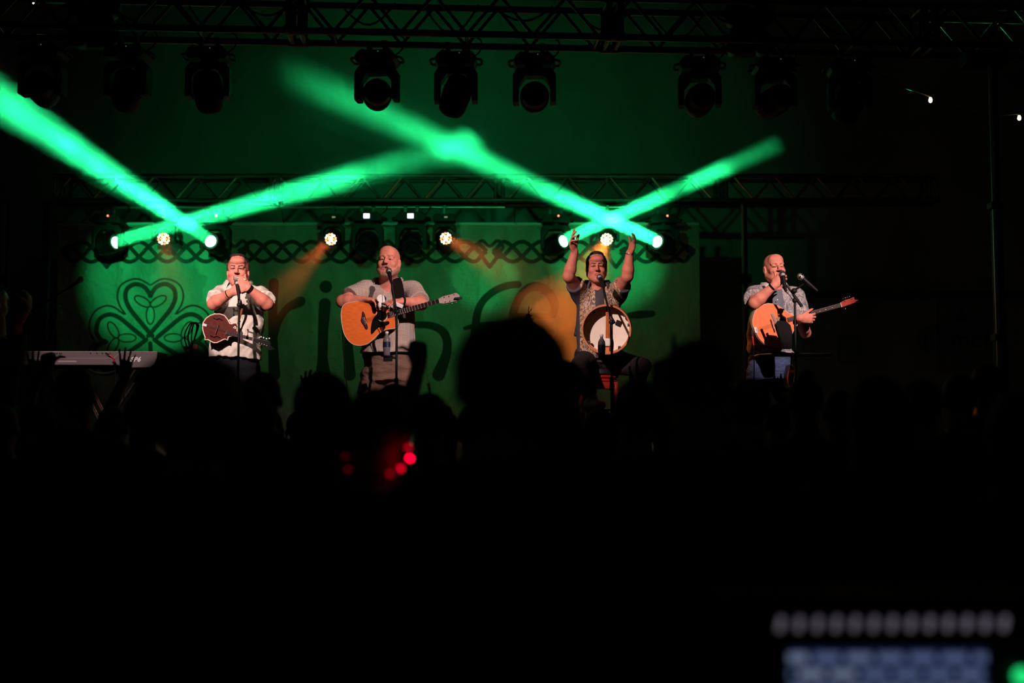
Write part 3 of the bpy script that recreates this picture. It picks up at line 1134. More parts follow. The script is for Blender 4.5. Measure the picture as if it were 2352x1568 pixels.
class Frame:
    """Head or hand axes: R = wearer's picture-right, Fw = forward, U = up."""
    def __init__(s, o, fw, up, scale=1.0):
        s.o = np.array(o, float)
        f = Vector(fw).normalized()
        u = Vector(up)
        u = (u - f * u.dot(f)).normalized()
        r = u.cross(f).normalized()      # for fw = -Y, up = Z this is +X
        s.F, s.U, s.R = np.array(f), np.array(u), np.array(r)
        s.s = scale

    def p(s, x, y, z):
        return s.o + s.s * (s.R * x + s.F * y + s.U * z)

    def ax(s):
        return [s.R, s.F, s.U]


SKIN, HAIR, LIP, DARK, BEARD, WHITE = 0, 1, 2, 3, 4, 5


def head(f, fr, hair=None, beard=False, mouth='closed', eyes='narrow', jaw=1.0, long=1.0, brow=0.0):
    S = fr.s

    def E(x, y, z, a, b, c, k=0.012, mid=SKIN, sub=False):
        f.ell(fr.p(x, y, z), (a * S, b * S, c * S), fr.ax(), k * S, mid, sub)

    def Cn(a, b, ra, rb, k=0.01, mid=SKIN, sub=False):
        f.cone(fr.p(*a), fr.p(*b), ra * S, rb * S, k * S, mid, sub)
    E(0, -0.012, 0.040, 0.076, 0.094, 0.082)                     # skull
    E(0, 0.030, -0.030, 0.064 * jaw, 0.060, 0.088 * long, 0.03)  # face
    E(0, 0.062, 0.060, 0.055, 0.035, 0.045, 0.03)                # forehead
    for sx in (-1, 1):
        Cn((sx * 0.060 * jaw, -0.005, -0.050), (sx * 0.018, 0.066, -0.104), 0.022, 0.022, 0.03)   # jaw
        E(sx * 0.040, 0.066, -0.030, 0.025, 0.022, 0.022, 0.02)  # cheek
    E(0, 0.072, -0.104, 0.024, 0.020, 0.018, 0.02)               # chin
    for sx in (-1, 1):
        E(sx * 0.032, 0.108, 0.004, 0.021, 0.022, 0.015, 0.012, None, True)   # sockets
        E(sx * 0.032, 0.077, 0.003, 0.0165, 0.016, 0.0150, 0.004)             # lids
        Cn((sx * 0.014, 0.094, 0.021 + brow), (sx * 0.050, 0.078, 0.024), 0.0075, 0.006, 0.014)   # brow ridge
        if eyes == 'open':
            E(sx * 0.032, 0.0925, 0.001, 0.012, 0.004, 0.0036, 0.001, WHITE)
            E(sx * 0.032, 0.0945, 0.001, 0.0060, 0.004, 0.0046, 0.001, DARK)
            Cn((sx * 0.019, 0.0935, 0.0085), (sx * 0.046, 0.0865, 0.0075), 0.0028, 0.0022, 0.001, HAIR)
        elif eyes == 'narrow':
            Cn((sx * 0.020, 0.0935, 0.0010), (sx * 0.045, 0.0885, 0.0005), 0.0044, 0.0034, 0.001, DARK)
        else:
            Cn((sx * 0.019, 0.0930, -0.003), (sx * 0.046, 0.0880, -0.004), 0.0032, 0.0026, 0.001, DARK)
        if True:
            Cn((sx * 0.014, 0.103, 0.021 + brow), (sx * 0.048, 0.088, 0.027), 0.0036, 0.0026, 0.002, HAIR if hair is not None else BEARD)
        E(sx * 0.080, -0.006, -0.006, 0.009, 0.020, 0.031, 0.008)             # ears
        E(sx * 0.088, -0.001, -0.002, 0.006, 0.009, 0.016, 0.004, None, True)
    Cn((0, 0.094, 0.010), (0, 0.117, -0.030), 0.0085, 0.0125, 0.012)          # nose
    for sx in (-1, 1):
        E(sx * 0.0125, 0.106, -0.033, 0.009, 0.011, 0.008, 0.006)
        E(sx * 0.0070, 0.113, -0.042, 0.0042, 0.006, 0.0040, 0.002, DARK, True)
    if mouth == 'open':
        E(0, 0.094, -0.066, 0.021, 0.016, 0.011, 0.003, DARK, True)
        Cn((-0.020, 0.089, -0.056), (0.020, 0.089, -0.056), 0.0048, 0.0048, 0.004, LIP)
        Cn((-0.016, 0.088, -0.079), (0.016, 0.088, -0.079), 0.0055, 0.0055, 0.004, LIP)
    else:
        Cn((-0.021, 0.0905, -0.062), (0.021, 0.0905, -0.062), 0.0042, 0.0042, 0.004, LIP)
        Cn((-0.017, 0.0905, -0.071), (0.017, 0.0905, -0.071), 0.0050, 0.0050, 0.004, LIP)
        Cn((-0.022, 0.0955, -0.0665), (0.022, 0.0955, -0.0665), 0.0016, 0.0016, 0.001, DARK)
    if beard:
        for sx in (-1, 1):
            Cn((sx * 0.064, 0.020, -0.055), (sx * 0.030, 0.066, -0.104), 0.020, 0.019, 0.015, BEARD)
            Cn((sx * 0.006, 0.094, -0.052), (sx * 0.030, 0.080, -0.070), 0.0055, 0.007, 0.006, BEARD)
        E(0, 0.072, -0.108, 0.036, 0.026, 0.022, 0.015, BEARD)
        E(0, 0.084, -0.086, 0.014, 0.010, 0.010, 0.008, BEARD)
    if hair is not None:
        hl, vol = hair     # hairline height at the front, volume
        E(0, -0.026, 0.050, 0.081 + vol, 0.093 + vol, 0.083 + vol, 0.006, HAIR)
        E(0, 0.030, 0.104, 0.058, 0.052, 0.026 + vol, 0.012, HAIR)
        for sx in (-1, 1):
            Cn((sx * 0.074, 0.018, 0.050), (sx * 0.078, 0.012, 0.008), 0.014, 0.007, 0.008, HAIR)
        E(0, 0.070, hl - 0.030, 0.058, 0.050, 0.034, 0.006, SKIN)


def hand(f, wrist, d, n, side, curl=(20, 30, 20), spread=4.0, thumb=(35, 25), scale=1.0, per=None, k=0.006):
    """Palm and five jointed fingers. d = wrist-to-knuckles, n = palm side, side = +1/-1: which side the thumb leaves on."""
    d, n = Vector(d).normalized(), Vector(n)
    n = (n - d * n.dot(d)).normalized()
    t = d.cross(n).normalized() * side          # towards the thumb
    w = Vector(wrist)
    S = scale
    f.cone(w - d * 0.01, w + d * 0.045 * S, 0.027 * S, 0.033 * S, 0.012, 0, flat=(n, 0.62))
    f.cone(w + d * 0.035 * S + t * 0.010 * S, w + d * 0.082 * S + t * 0.016 * S, 0.026 * S, 0.024 * S, 0.012, 0, flat=(n, 0.55))
    f.cone(w + d * 0.035 * S - t * 0.012 * S, w + d * 0.078 * S - t * 0.018 * S, 0.024 * S, 0.020 * S, 0.012, 0, flat=(n, 0.58))
    lens = ((0.043, 0.026, 0.021), (0.047, 0.030, 0.022), (0.044, 0.028, 0.021), (0.034, 0.021, 0.019))
    for i in range(4):
        c = per[i] if per else curl
        base = w + d * (0.084, 0.088, 0.084, 0.076)[i] * S + t * (0.030, 0.010, -0.010, -0.029)[i] * S
        ang = math.radians((1.5 - i) * spread)
        dir_ = (d * math.cos(ang) + t * math.sin(ang)).normalized()
        axis = dir_.cross(n).normalized()
        p = base
        r = (0.0092, 0.0096, 0.0090, 0.0080)[i] * S
        for j in range(3):
            dir_ = Matrix.Rotation(math.radians(c[j]), 3, axis) @ dir_
            q = p + dir_ * lens[i][j] * S
            f.cone(p, q, r * (1 - 0.06 * j), r * (0.95 - 0.07 * j), k if j == 0 else 0.002, 0)
            p = q
    p = w + d * 0.026 * S + t * 0.026 * S
    dir_ = (d * math.cos(math.radians(thumb[0])) + t * math.sin(math.radians(thumb[0])) + n * 0.35).normalized()
    ax = dir_.cross(n + d * 0.2).normalized()
    for j, L in enumerate((0.042, 0.034, 0.026)):
        q = p + dir_ * L * S
        f.cone(p, q, (0.0155, 0.0115, 0.0105)[j] * S, (0.0115, 0.0105, 0.0085)[j] * S, 0.008 if j == 0 else 0.002, 0)
        p = q
        dir_ = (Matrix.Rotation(math.radians(-thumb[1] * side), 3, n) @ dir_)
        dir_ = (dir_ + n * 0.10).normalized()


def arm(f, sh, el, wr, r=(0.052, 0.041, 0.027), k=0.015):
    f.cone(sh, el, r[0], r[1], k, 0)
    mid_ = Vector(el).lerp(Vector(wr), 0.28)
    f.cone(el, mid_, r[1], r[1] * 1.02, k, 0)
    f.cone(mid_, wr, r[1] * 1.02, r[2], k, 0)


def shoulders(f, nk, shL, shR, r=0.058):
    nk = Vector(nk)
    for s_ in (shL, shR):
        f.cone(nk + Vector((0, 0, -0.035)), Vector(s_), r, r * 1.12, 0.05, 0)


def sleeve(f, sh, el, frac, r0, r1, k=0.03):
    e = Vector(sh).lerp(Vector(el), frac)
    f.cone(sh, e, r0, r1, k, 0, cut=True)


# cloth and skin materials
mat('skin', (0.66, 0.235, 0.165), 0.6, noise=(28, 0.12), bump=(150, 0.2, 0.003), spec=0.3)
mat('skin_tan', (0.56, 0.185, 0.125), 0.55, noise=(28, 0.12), bump=(150, 0.2, 0.003), spec=0.3)
mat('lip', (0.48, 0.12, 0.10), 0.45)
mat('dark_crease', (0.03, 0.012, 0.010), 0.6)
mat('eye_white', (0.55, 0.5, 0.48), 0.3)
mat('hair_brown', (0.035, 0.017, 0.011), 0.55, bump=(220, 0.6, 0.004), stretch=(1, 1, 0.25))
mat('hair_black', (0.018, 0.011, 0.010), 0.45, bump=(200, 0.7, 0.004), stretch=(1, 0.3, 0.4))
mat('beard_grey', (0.34, 0.19, 0.14), 0.7, noise=(190, 0.55), bump=(240, 0.8, 0.003))
mat('linen', (0.62, 0.58, 0.50), 0.85, noise=(220, 0.07), bump=(17, 0.55, 0.02), stretch=(1, 1, 0.6))
mat('navy_cloth', (0.0065, 0.0065, 0.010), 0.9, spec=0.15, bump=(14, 0.5, 0.02))
mat('brown_cloth', (0.17, 0.095, 0.068), 0.9, noise=(60, 0.12), bump=(13, 0.7, 0.03), stretch=(0.5, 1, 1.6))
mat('charcoal_cloth', (0.016, 0.011, 0.012), 0.85, spec=0.2, noise=(30, 0.3), bump=(13, 0.5, 0.02))
mat('denim', (0.032, 0.055, 0.135), 0.9, noise=(50, 0.35), bump=(10, 1.0, 0.04), stretch=(0.5, 1, 2.0))
mat('leather_strap', (0.23, 0.085, 0.035), 0.5)
mat('black_web', (0.004, 0.004, 0.0045), 0.85, spec=0.15)
mat('shoe_grey', (0.42, 0.36, 0.36), 0.7)


def checked_shirt():
    m = bpy.data.materials.new('check_shirt')
    m.use_nodes = True
    nt = m.node_tree
    b = nt.nodes['Principled BSDF']
    b.inputs['Roughness'].default_value = 0.85
    tc = nt.nodes.new('ShaderNodeTexCoord')
    mp = nt.nodes.new('ShaderNodeMapping')
    mp.inputs['Rotation'].default_value = (0, math.radians(45), 0)
    mp.inputs['Scale'].default_value = (1, 0.0001, 1)
    ck = nt.nodes.new('ShaderNodeTexChecker')
    ck.inputs['Scale'].default_value = 140
    ck.inputs['Color1'].default_value = (0.66, 0.56, 0.50, 1)
    ck.inputs['Color2'].default_value = (0.045, 0.022, 0.022, 1)
    nt.links.new(tc.outputs['Object'], mp.inputs['Vector'])
    nt.links.new(mp.outputs['Vector'], ck.inputs['Vector'])
    mx = nt.nodes.new('ShaderNodeMixRGB')
    mx.inputs['Fac'].default_value = 0.22
    mx.inputs['Color2'].default_value = (0.62, 0.48, 0.42, 1)
    nt.links.new(ck.outputs['Color'], mx.inputs['Color1'])
    nt.links.new(mx.outputs['Color'], b.inputs['Base Color'])
    n = nt.nodes.new('ShaderNodeTexNoise')
    n.inputs['Scale'].default_value = 11
    nt.links.new(tc.outputs['Object'], n.inputs['Vector'])
    bp = nt.nodes.new('ShaderNodeBump')
    bp.inputs['Strength'].default_value = 0.5
    bp.inputs['Distance'].default_value = 0.03
    nt.links.new(n.outputs['Fac'], bp.inputs['Height'])
    nt.links.new(bp.outputs['Normal'], b.inputs['Normal'])
    MATS['check_shirt'] = m


def patterned_shirt(name, ground, motif, motif2, bands, cx, half, scale=30.0, thr=0.52):
    """Vertical bands of curling motifs; plain ground down the buttoned middle. Object x measured from the wearer's middle."""
    m = bpy.data.materials.new(name)
    m.use_nodes = True
    nt = m.node_tree
    b = nt.nodes['Principled BSDF']
    b.inputs['Roughness'].default_value = 0.7
    tc = nt.nodes.new('ShaderNodeTexCoord')
    sep = nt.nodes.new('ShaderNodeSeparateXYZ')
    nt.links.new(tc.outputs['Object'], sep.inputs[0])
    n = nt.nodes.new('ShaderNodeTexNoise')
    n.inputs['Scale'].default_value = scale
    n.inputs['Detail'].default_value = 2
    n.inputs['Distortion'].default_value = 3.5
    mp = nt.nodes.new('ShaderNodeMapping')
    mp.inputs['Scale'].default_value = (1, 1, 0.5)
    nt.links.new(tc.outputs['Object'], mp.inputs['Vector'])
    nt.links.new(mp.outputs['Vector'], n.inputs['Vector'])
    ri = nt.nodes.new('ShaderNodeValToRGB')
    ri.color_ramp.interpolation = 'CONSTANT'
    e = ri.color_ramp.elements
    e[0].position, e[0].color = 0.0, (*ground, 1)
    e[1].position, e[1].color = thr, (*motif, 1)
    q = e.new(thr + 0.06)
    q.color = (*ground, 1)
    q = e.new(thr + 0.09)
    q.color = (*motif2, 1)
    q = e.new(thr - 0.12)
    q.color = (*motif2, 1)
    q = e.new(thr - 0.08)
    q.color = (*ground, 1)
    nt.links.new(n.outputs['Fac'], ri.inputs['Fac'])
    band = nt.nodes.new('ShaderNodeValToRGB')
    band.color_ramp.interpolation = 'CONSTANT'
    el = band.color_ramp.elements
    el[0].position, el[0].color = 0.0, (bands[0][1],) * 3 + (1,)
    el[1].position, el[1].color = bands[1][0], (bands[1][1],) * 3 + (1,)
    for p_, v in bands[2:]:
        q = el.new(p_)
        q.color = (v, v, v, 1)
    mr = nt.nodes.new('ShaderNodeMapRange')
    mr.inputs['From Min'].default_value = cx - half
    mr.inputs['From Max'].default_value = cx + half
    nt.links.new(sep.outputs['X'], mr.inputs['Value'])
    nt.links.new(mr.outputs[0], band.inputs['Fac'])
    mx = nt.nodes.new('ShaderNodeMixRGB')
    mx.inputs['Color1'].default_value = (*ground, 1)
    nt.links.new(band.outputs['Color'], mx.inputs['Fac'])
    nt.links.new(ri.outputs['Color'], mx.inputs['Color2'])
    nt.links.new(mx.outputs['Color'], b.inputs['Base Color'])
    MATS[name] = m


checked_shirt()
patterned_shirt('paisley_shirt', (0.045, 0.035, 0.050), (0.75, 0.55, 0.42), (0.62, 0.33, 0.08), ((0, 0), (.12, 1), (.42, 0), (.60, 1), (.9, 0)), 0.0, 0.20)
patterned_shirt('panel_shirt', (0.12, 0.13, 0.17), (0.55, 0.47, 0.44), (0.42, 0.36, 0.35), ((0, 1), (.36, 0), (.68, 1), (.97, 1)), 0.0, 0.20, 16.0, 0.5)


def body_mats(skin='skin', hair='hair_brown'):
    return [M(skin), M(hair), M('lip'), M('dark_crease'), M('beard_grey'), M('eye_white')]
# ------------------------------------------------------------------ the four musicians
PX = 10.0 / FPX          # metres per photo pixel at the musicians' depth


def person_root(label, x, y=10.0):
    return thing('person', label, 'person', (x, y, STAGE_Z), 'musicians on stage')


def V3(p):
    return (p.x, p.y, p.z)


def band(parent, name, wr, el, frac, r, w, m):
    """A watch strap or bracelet round a forearm."""
    wr, el = Vector(wr), Vector(el)
    c = wr.lerp(el, frac)
    d = (el - wr).normalized()
    return MB().lathe([(r * 0.96, -w / 2), (r * 1.05, -w / 2), (r * 1.1, 0), (r * 1.05, w / 2), (r * 0.96, w / 2)], c, d, n=18).build(name, M(m), parent, smooth=True)


def collar(mb, c, rx, ry, h, gap, lean=0.25, n=22):
    """Stand-and-fall shirt collar: a ring open at the throat by the angle gap (degrees), with turned-down points."""
    a0, a1 = math.radians(-90 + gap), math.radians(270 - gap)
    rows = []
    for j, (out, up) in enumerate(((0.0, 0.0), (0.004, h), (0.014, h * 1.05), (0.030, h * 0.25), (0.034, -0.012))):
        row = []
        for i in range(n + 1):
            a = a0 + (a1 - a0) * i / n
            front = max(0.0, -math.sin(a)) ** 2
            drop = (0.030 * front if j >= 3 else 0.0)
            x = (rx + out) * math.cos(a) * (1 + (0.25 * front if j >= 3 else 0))
            y = (ry + out + (0.012 * front if j >= 3 else 0)) * math.sin(a)
            z = up - drop - lean * max(0.0, -math.sin(a)) * 0.05
            row.append((c[0] + x, c[1] + y, c[2] + z))
        rows.append(row)
    vs = [p for r_ in rows for p in r_]
    m = n + 1
    fs = [(j * m + i, j * m + i + 1, (j + 1) * m + i + 1, (j + 1) * m + i) for j in range(len(rows) - 1) for i in range(n)]
    mb.add(vs, fs)


def solidify(o, t):
    md = o.modifiers.new('thickness', 'SOLIDIFY')
    md.thickness = t
    return o


# --- mandolin player -------------------------------------------------------------------------
p1 = person_root('man in a pale linen shirt playing harmonica with a mandolin slung at his waist', at(545, 700, 10).x)
hc = at(547, 623, 9.96)
fr = Frame(hc, (0.10, -1, 0.10), (0.0, 0, 1), 1.04)
shL, shR = at(506, 677, 10.0), at(598, 679, 10.0)
elL = reach(shL, 490, 698, 0.29)
elR = reach(shR, 614, 698, 0.29)
wrL = at(533, 671, elL.y - 0.10)
wrR = at(570, 662, elR.y - 0.10)
f = Field((p1.location.x - 0.42, 9.45, 2.15), (p1.location.x + 0.42, 10.22, 3.14), 0.0042)
head(f, fr, hair=(0.088, 0.003), eyes='narrow', jaw=1.02, brow=-0.003)
f.cone(fr.p(0, -0.02, -0.06), at(547, 668, 10.03), 0.062, 0.070, 0.03)
f.loft([(2.2, p1.location.x, 10.02, 0.15, 0.10), (2.5, p1.location.x, 10.02, 0.16, 0.11), (2.75, p1.location.x, 10.03, 0.11, 0.085)], 0.05)
arm(f, shL, elL, wrL, (0.055, 0.047, 0.030))
arm(f, shR, elR, wrR, (0.055, 0.047, 0.030))
mouth = Vector(fr.p(0, 0.10, -0.066))
# lower fist grips the harmonica and microphone, upper hand cups over it
hand(f, wrL, at(556, 660, wrL.y) - wrL, Vector((0.35, 0.85, 0.1)), 1, (62, 70, 40), 3, (25, 30), 1.02)
hand(f, wrR, at(549, 640, wrR.y - 0.01) - wrR, Vector((-0.5, 0.75, -0.1)), -1, (48, 50, 28), 3, (20, 20), 1.02)
b1 = f.mesh('body', body_mats(), p1)
f = Field((p1.location.x - 0.36, 9.55, 1.80), (p1.location.x + 0.36, 10.30, 2.84), 0.0065)
x1 = p1.location.x
f.loft([(at(0, 822, 10).z, x1 - 0.01, 10.02, 0.205, 0.165), (2.3, x1, 10.0, 0.205, 0.17), (2.54, x1, 10.02, 0.205, 0.14), (2.68, x1, 10.02, 0.185, 0.115), (2.75, x1, 10.03, 0.13, 0.095), (2.80, x1, 10.045, 0.080, 0.072)], 0.03, tilt=0.05)
shoulders(f, (x1, 10.03, 2.78), shL, shR)
for s_, e_ in ((shL, elL), (shR, elR)):
    sleeve(f, s_, e_, 0.62, 0.075, 0.080, 0.05)
f.wrinkle(0.008, 26, 6, 17)
f.wrinkle(0.005, 60, 10, 33, 1.0)
f.wrinkle(0.003, 90, 20, 70, 2.0)
f.cone(at(547, 650, 9.92), at(547, 690, 9.88), 0.056, 0.004, 0.01, 0, True)
s1 = f.mesh('shirt', [M('linen')], p1)
mb = MB()
collar(mb, (x1, 10.035, 2.812), 0.086, 0.084, 0.03, 30)
solidify(mb.build('collar', M('linen'), s1, smooth=True), 0.005)
for k in range(4):
    p = at(549 + k * 0.8, 705 + 30 * k, 9.86)
    MB().lathe([(0.0055, 0), (0.005, 0.003), (0, 0.003)], p, (0, -1, 0), n=8).build('button', M('white_plastic'), s1)


def legs(f, hip, kneeL, ankL, kneeR, ankR, r=(0.098, 0.072, 0.062)):
    for sx, kn, an in ((-1, kneeL, ankL), (1, kneeR, ankR)):
        h = Vector(hip) + Vector((sx * 0.09, 0, 0))
        f.cone(h, kn, r[0], r[1], 0.02, 0)
        f.cone(kn, an, r[1], r[2], 0.02, 0, cut=True)
    f.ell(Vector(hip) + Vector((0, 0, 0.05)), (0.175, 0.13, 0.14), None, 0.05)


def shoe(parent, ankle, toe, m='black_rubber', w=0.048):
    ankle, toe = Vector(ankle), Vector(toe)
    d = (toe - ankle)
    d.z = 0
    d.normalize()
    f = Field(np.minimum(ankle, toe) - 0.16, np.maximum(ankle, toe) + 0.16, 0.009)
    base = Vector((ankle.x, ankle.y, 0))
    sole_z = toe.z
    a = Vector((ankle.x, ankle.y, sole_z + 0.045)) - d * 0.045
    b = Vector((toe.x, toe.y, sole_z + 0.032)) - d * 0.03
    f.cone(a, b, w, w * 0.86, 0.02, 0, flat=((0, 0, 1), 0.85))
    f.cone(Vector((ankle.x, ankle.y, sole_z + 0.06)), ankle, w * 0.95, w * 0.88, 0.03, 0)
    return f.mesh('shoe', [M(m)], parent, 2)


def standing_legs(root, x, y, m, hip_z, spread=0.13, knee_fwd=0.02, rad=(0.098, 0.072, 0.062), shoe_m='black_rubber', ank=0.10, xo=0.0, end=None):
    f = Field((x - 0.42, y - 0.3, STAGE_Z + 0.04), (x + 0.42, y + 0.3, hip_z + 0.24), 0.009)
    zk = STAGE_Z + 0.52
    az = STAGE_Z + ank if end is None else end
    for sx in (-1, 1):
        h = Vector((x + sx * 0.09 + xo, y, hip_z))
        kn = Vector((x + sx * spread, y - knee_fwd, zk))
        an = Vector((x + sx * (spread + 0.02), y, STAGE_Z + ank))
        e = kn.lerp(an, max(0.0, min(1.0, (zk - az) / (zk - STAGE_Z - ank)))) if end is not None else an
        f.cone(h, kn, rad[0], rad[1], 0.02, 0)
        f.cone(kn, e, rad[1], rad[2], 0.02, 0, cut=True)
    f.loft([(hip_z - 0.02, x + xo, y, 0.165, 0.125), (hip_z + 0.10, x + xo, y, 0.175, 0.135), (hip_z + 0.215, x + xo, y, 0.165, 0.13)], 0.05)
    f.wrinkle(0.006, 12, 5, 40)
    o = f.mesh('trousers', [M(m)], root, 2)
    for sx in (-1, 1):
        an = Vector((x + sx * (spread + 0.02), y, STAGE_Z + ank))
        shoe(root, an, Vector((an.x + sx * 0.03, y - 0.20, STAGE_Z)), shoe_m)
    return o


standing_legs(p1, x1, 10.03, 'navy_cloth', 2.04)
band(p1, 'bracelet', wrL, elL, 0.16, 0.034, 0.010, 'chrome')
band(p1, 'bracelet', wrL, elL, 0.24, 0.035, 0.006, 'leather_strap')
w_ = band(p1, 'watch', wrR, elR, 0.06, 0.034, 0.026, 'black_rubber')

# --- acoustic guitarist -----------------------------------------------------------------------
p2 = person_root('bald bearded man in a small-checked shirt and brown shorts with an acoustic guitar', at(888, 700, 10).x)
x2 = p2.location.x
hc = at(893, 603, 9.94)
fr2 = Frame(hc, (-0.10, -1, 0.17), (0.02, 0, 1), 1.10)
shL, shR = at(838, 669, 10.0), at(946, 669, 10.0)
elL = reach(shL, 786, 692, 0.27)
elR = reach(shR, 968, 698, 0.25)
wrL = at(836, 688, 9.74)
wrR = at(925, 692, 9.72)
f = Field((x2 - 0.46, 9.50, 2.25), (x2 + 0.42, 10.25, 3.20), 0.0042)
head(f, fr2, beard=True, mouth='open', eyes='closed', jaw=1.06, long=1.03)
f.cone(fr2.p(0, -0.02, -0.07), at(890, 658, 10.03), 0.070, 0.078, 0.03)
f.loft([(2.3, x2, 10.02, 0.17, 0.12), (2.55, x2, 10.02, 0.18, 0.125), (2.77, x2, 10.04, 0.12, 0.095)], 0.05)
arm(f, shL, elL, wrL, (0.058, 0.048, 0.031))
arm(f, shR, elR, wrR, (0.058, 0.048, 0.031))
hand(f, wrL, at(872, 690, 9.70) - wrL, Vector((0.2, -0.05, -1)), 1, (14, 26, 18), 6, (30, 14), 1.04, per=((4, 14, 10), (16, 22, 14), (24, 28, 16), (30, 30, 20)))
hand(f, wrR, at(893, 693, 9.68) - wrR, Vector((-0.3, 0.25, -1)), -1, (30, 34, 22), 4, (20, 18), 1.04)
b2 = f.mesh('body', body_mats(), p2)
f = Field((x2 - 0.42, 9.65, 1.86), (x2 + 0.42, 10.32, 2.92), 0.0065)
f.loft([(at(0, 797, 10).z, x2 + 0.02, 10.02, 0.215, 0.18), (2.25, x2 + 0.01, 10.0, 0.225, 0.185), (2.5, x2, 10.02, 0.222, 0.155), (2.69, x2, 10.03, 0.205, 0.13), (2.77, x2, 10.04, 0.145, 0.11), (2.825, x2, 10.05, 0.090, 0.082)], 0.03)
shoulders(f, (x2, 10.04, 2.80), shL, shR, 0.064)
sleeve(f, shL, elL, 0.66, 0.082, 0.084, 0.05)
sleeve(f, shR, elR, 0.80, 0.082, 0.082, 0.05)
f.wrinkle(0.005, 22, 6, 18, 0.5)
f.cone(at(889, 645, 9.92), at(895, 690, 9.87), 0.074, 0.003, 0.01, 0, True)
s2 = f.mesh('shirt', [M('check_shirt')], p2)
mb = MB()
collar(mb, (x2 + 0.005, 10.04, 2.832), 0.098, 0.094, 0.028, 40)
solidify(mb.build('collar', M('check_shirt'), s2, smooth=True), 0.005)
f = Field((x2 - 0.42, 9.75, 1.60), (x2 + 0.42, 10.35, 2.42), 0.008)
for sx, kx in ((-1, 842), (1, 903)):
    hip = Vector((x2 + sx * 0.10 + 0.01, 10.03, 2.05))
    kn = Vector((at(kx, 905, 10).x, 10.0, at(0, 912, 10).z))
    f.cone(hip, kn, 0.105, 0.090, 0.02, 0, cut=True)
f.loft([(2.04, x2 + 0.01, 10.03, 0.19, 0.15), (2.15, x2 + 0.01, 10.03, 0.195, 0.155), (2.34, x2 + 0.01, 10.03, 0.19, 0.15)], 0.05)
f.wrinkle(0.008, 14, 5, 42)
f.wrinkle(0.004, 30, 9, 70, 2.0)
f.mesh('shorts', [M('brown_cloth')], p2, 1)
for sx, kx in ((-1, 842), (1, 903)):
    f = Field((at(kx, 905, 10).x - 0.16, 9.8, STAGE_Z + 0.05), (at(kx, 905, 10).x + 0.16, 10.2, 2.0), 0.009)
    X = at(kx, 905, 10).x
    f.cone((X, 10.01, 1.95), (X, 10.0, 1.78), 0.075, 0.058, 0.02)
    f.cone((X, 10.0, 1.78), (X, 10.03, 1.60), 0.056, 0.058, 0.02)
    f.cone((X, 10.03, 1.60), (X, 10.03, STAGE_Z + 0.08), 0.057, 0.038, 0.02)
    f.mesh('leg', [M('skin')], p2, 2)
    shoe(p2, Vector((X, 10.03, STAGE_Z + 0.09)), Vector((X + sx * 0.03, 9.83, STAGE_Z)))
band(p2, 'watch', wrR, elR, 0.02, 0.036, 0.016, 'black_rubber')
mb = MB()
st_pts = spline([at(905, 636, 10.10), at(912, 640, 9.93), at(918, 662, 9.86), at(921, 690, 9.83), at(925, 720, 9.82)], 8)
vs = []
for i, p in enumerate(st_pts):
    vs += [p + Vector((-0.032, -0.004, 0)), p + Vector((0.032, -0.004, 0))]
mb.add(vs, [(2 * i, 2 * i + 1, 2 * i + 3, 2 * i + 2) for i in range(len(st_pts) - 1)])
strap2 = solidify(mb.build('guitar_strap', M('black_web')), 0.006)
tag(strap2, 'wide black guitar strap over the bald guitarist\'s shoulder', 'strap')

# --- seated drummer -------------------------------------------------------------------------
p3 = person_root('seated dark-haired man in a gold-patterned shirt raising both hands', at(1375, 800, 10).x)
x3 = p3.location.x
hc = at(1370, 616, 9.96)
fr3 = Frame(hc, (-0.02, -1, 0.06), (0, 0, 1), 0.98)
shL, shR = at(1333, 672, 10.0), at(1418, 672, 10.0)
elL = reach(shL, 1306, 634, 0.26)
elR = reach(shR, 1441, 634, 0.26)
wrL = at(1320, 577, elL.y - 0.05)
wrR = at(1446, 581, elR.y - 0.05)
f = Field((x3 - 0.36, 9.40, 2.30), (x3 + 0.36, 10.25, 3.28), 0.0042)
head(f, fr3, hair=(0.088, 0.006), mouth='closed', eyes='narrow', jaw=1.02)
f.cone(fr3.p(0, -0.02, -0.06), at(1372, 664, 10.03), 0.058, 0.068, 0.03)
f.loft([(2.35, x3, 10.02, 0.14, 0.10), (2.55, x3, 10.02, 0.15, 0.11), (2.75, x3, 10.04, 0.10, 0.085)], 0.05)
arm(f, shL, elL, wrL, (0.056, 0.045, 0.029))
arm(f, shR, elR, wrR, (0.056, 0.045, 0.029))
hand(f, wrL, at(1312, 552, wrL.y - 0.045) - wrL, Vector((0.75, -0.65, 0.1)), 1, (14, 18, 12), 6, (28, -6), 1.0, per=((10, 14, 10), (22, 26, 16), (30, 34, 20), (36, 38, 22)))
hand(f, wrR, at(1457, 560, wrR.y - 0.06) - wrR, Vector((-0.8, -0.30, 0.15)), -1, (14, 20, 14), 2, (14, 8), 0.98)
b3 = f.mesh('body', body_mats('skin_tan', 'hair_black'), p3)
f = Field((x3 - 0.36, 9.60, 1.98), (x3 + 0.36, 10.32, 2.92), 0.0065)
f.loft([(2.17, x3 + 0.0, 10.03, 0.175, 0.14), (2.32, x3, 10.0, 0.178, 0.145), (2.52, x3, 10.02, 0.182, 0.13), (2.67, x3, 10.02, 0.170, 0.115), (2.75, x3, 10.03, 0.12, 0.095), (2.795, x3 - 0.005, 10.045, 0.076, 0.07)], 0.03)
shoulders(f, (x3, 10.04, 2.77), shL, shR, 0.056)
sleeve(f, shL, elL, 0.52, 0.074, 0.072, 0.05)
sleeve(f, shR, elR, 0.52, 0.074, 0.072, 0.05)
f.wrinkle(0.005, 24, 6, 15, 0.9)
f.cone(at(1371, 648, 9.92), at(1371, 690, 9.88), 0.060, 0.003, 0.008, 0, True)
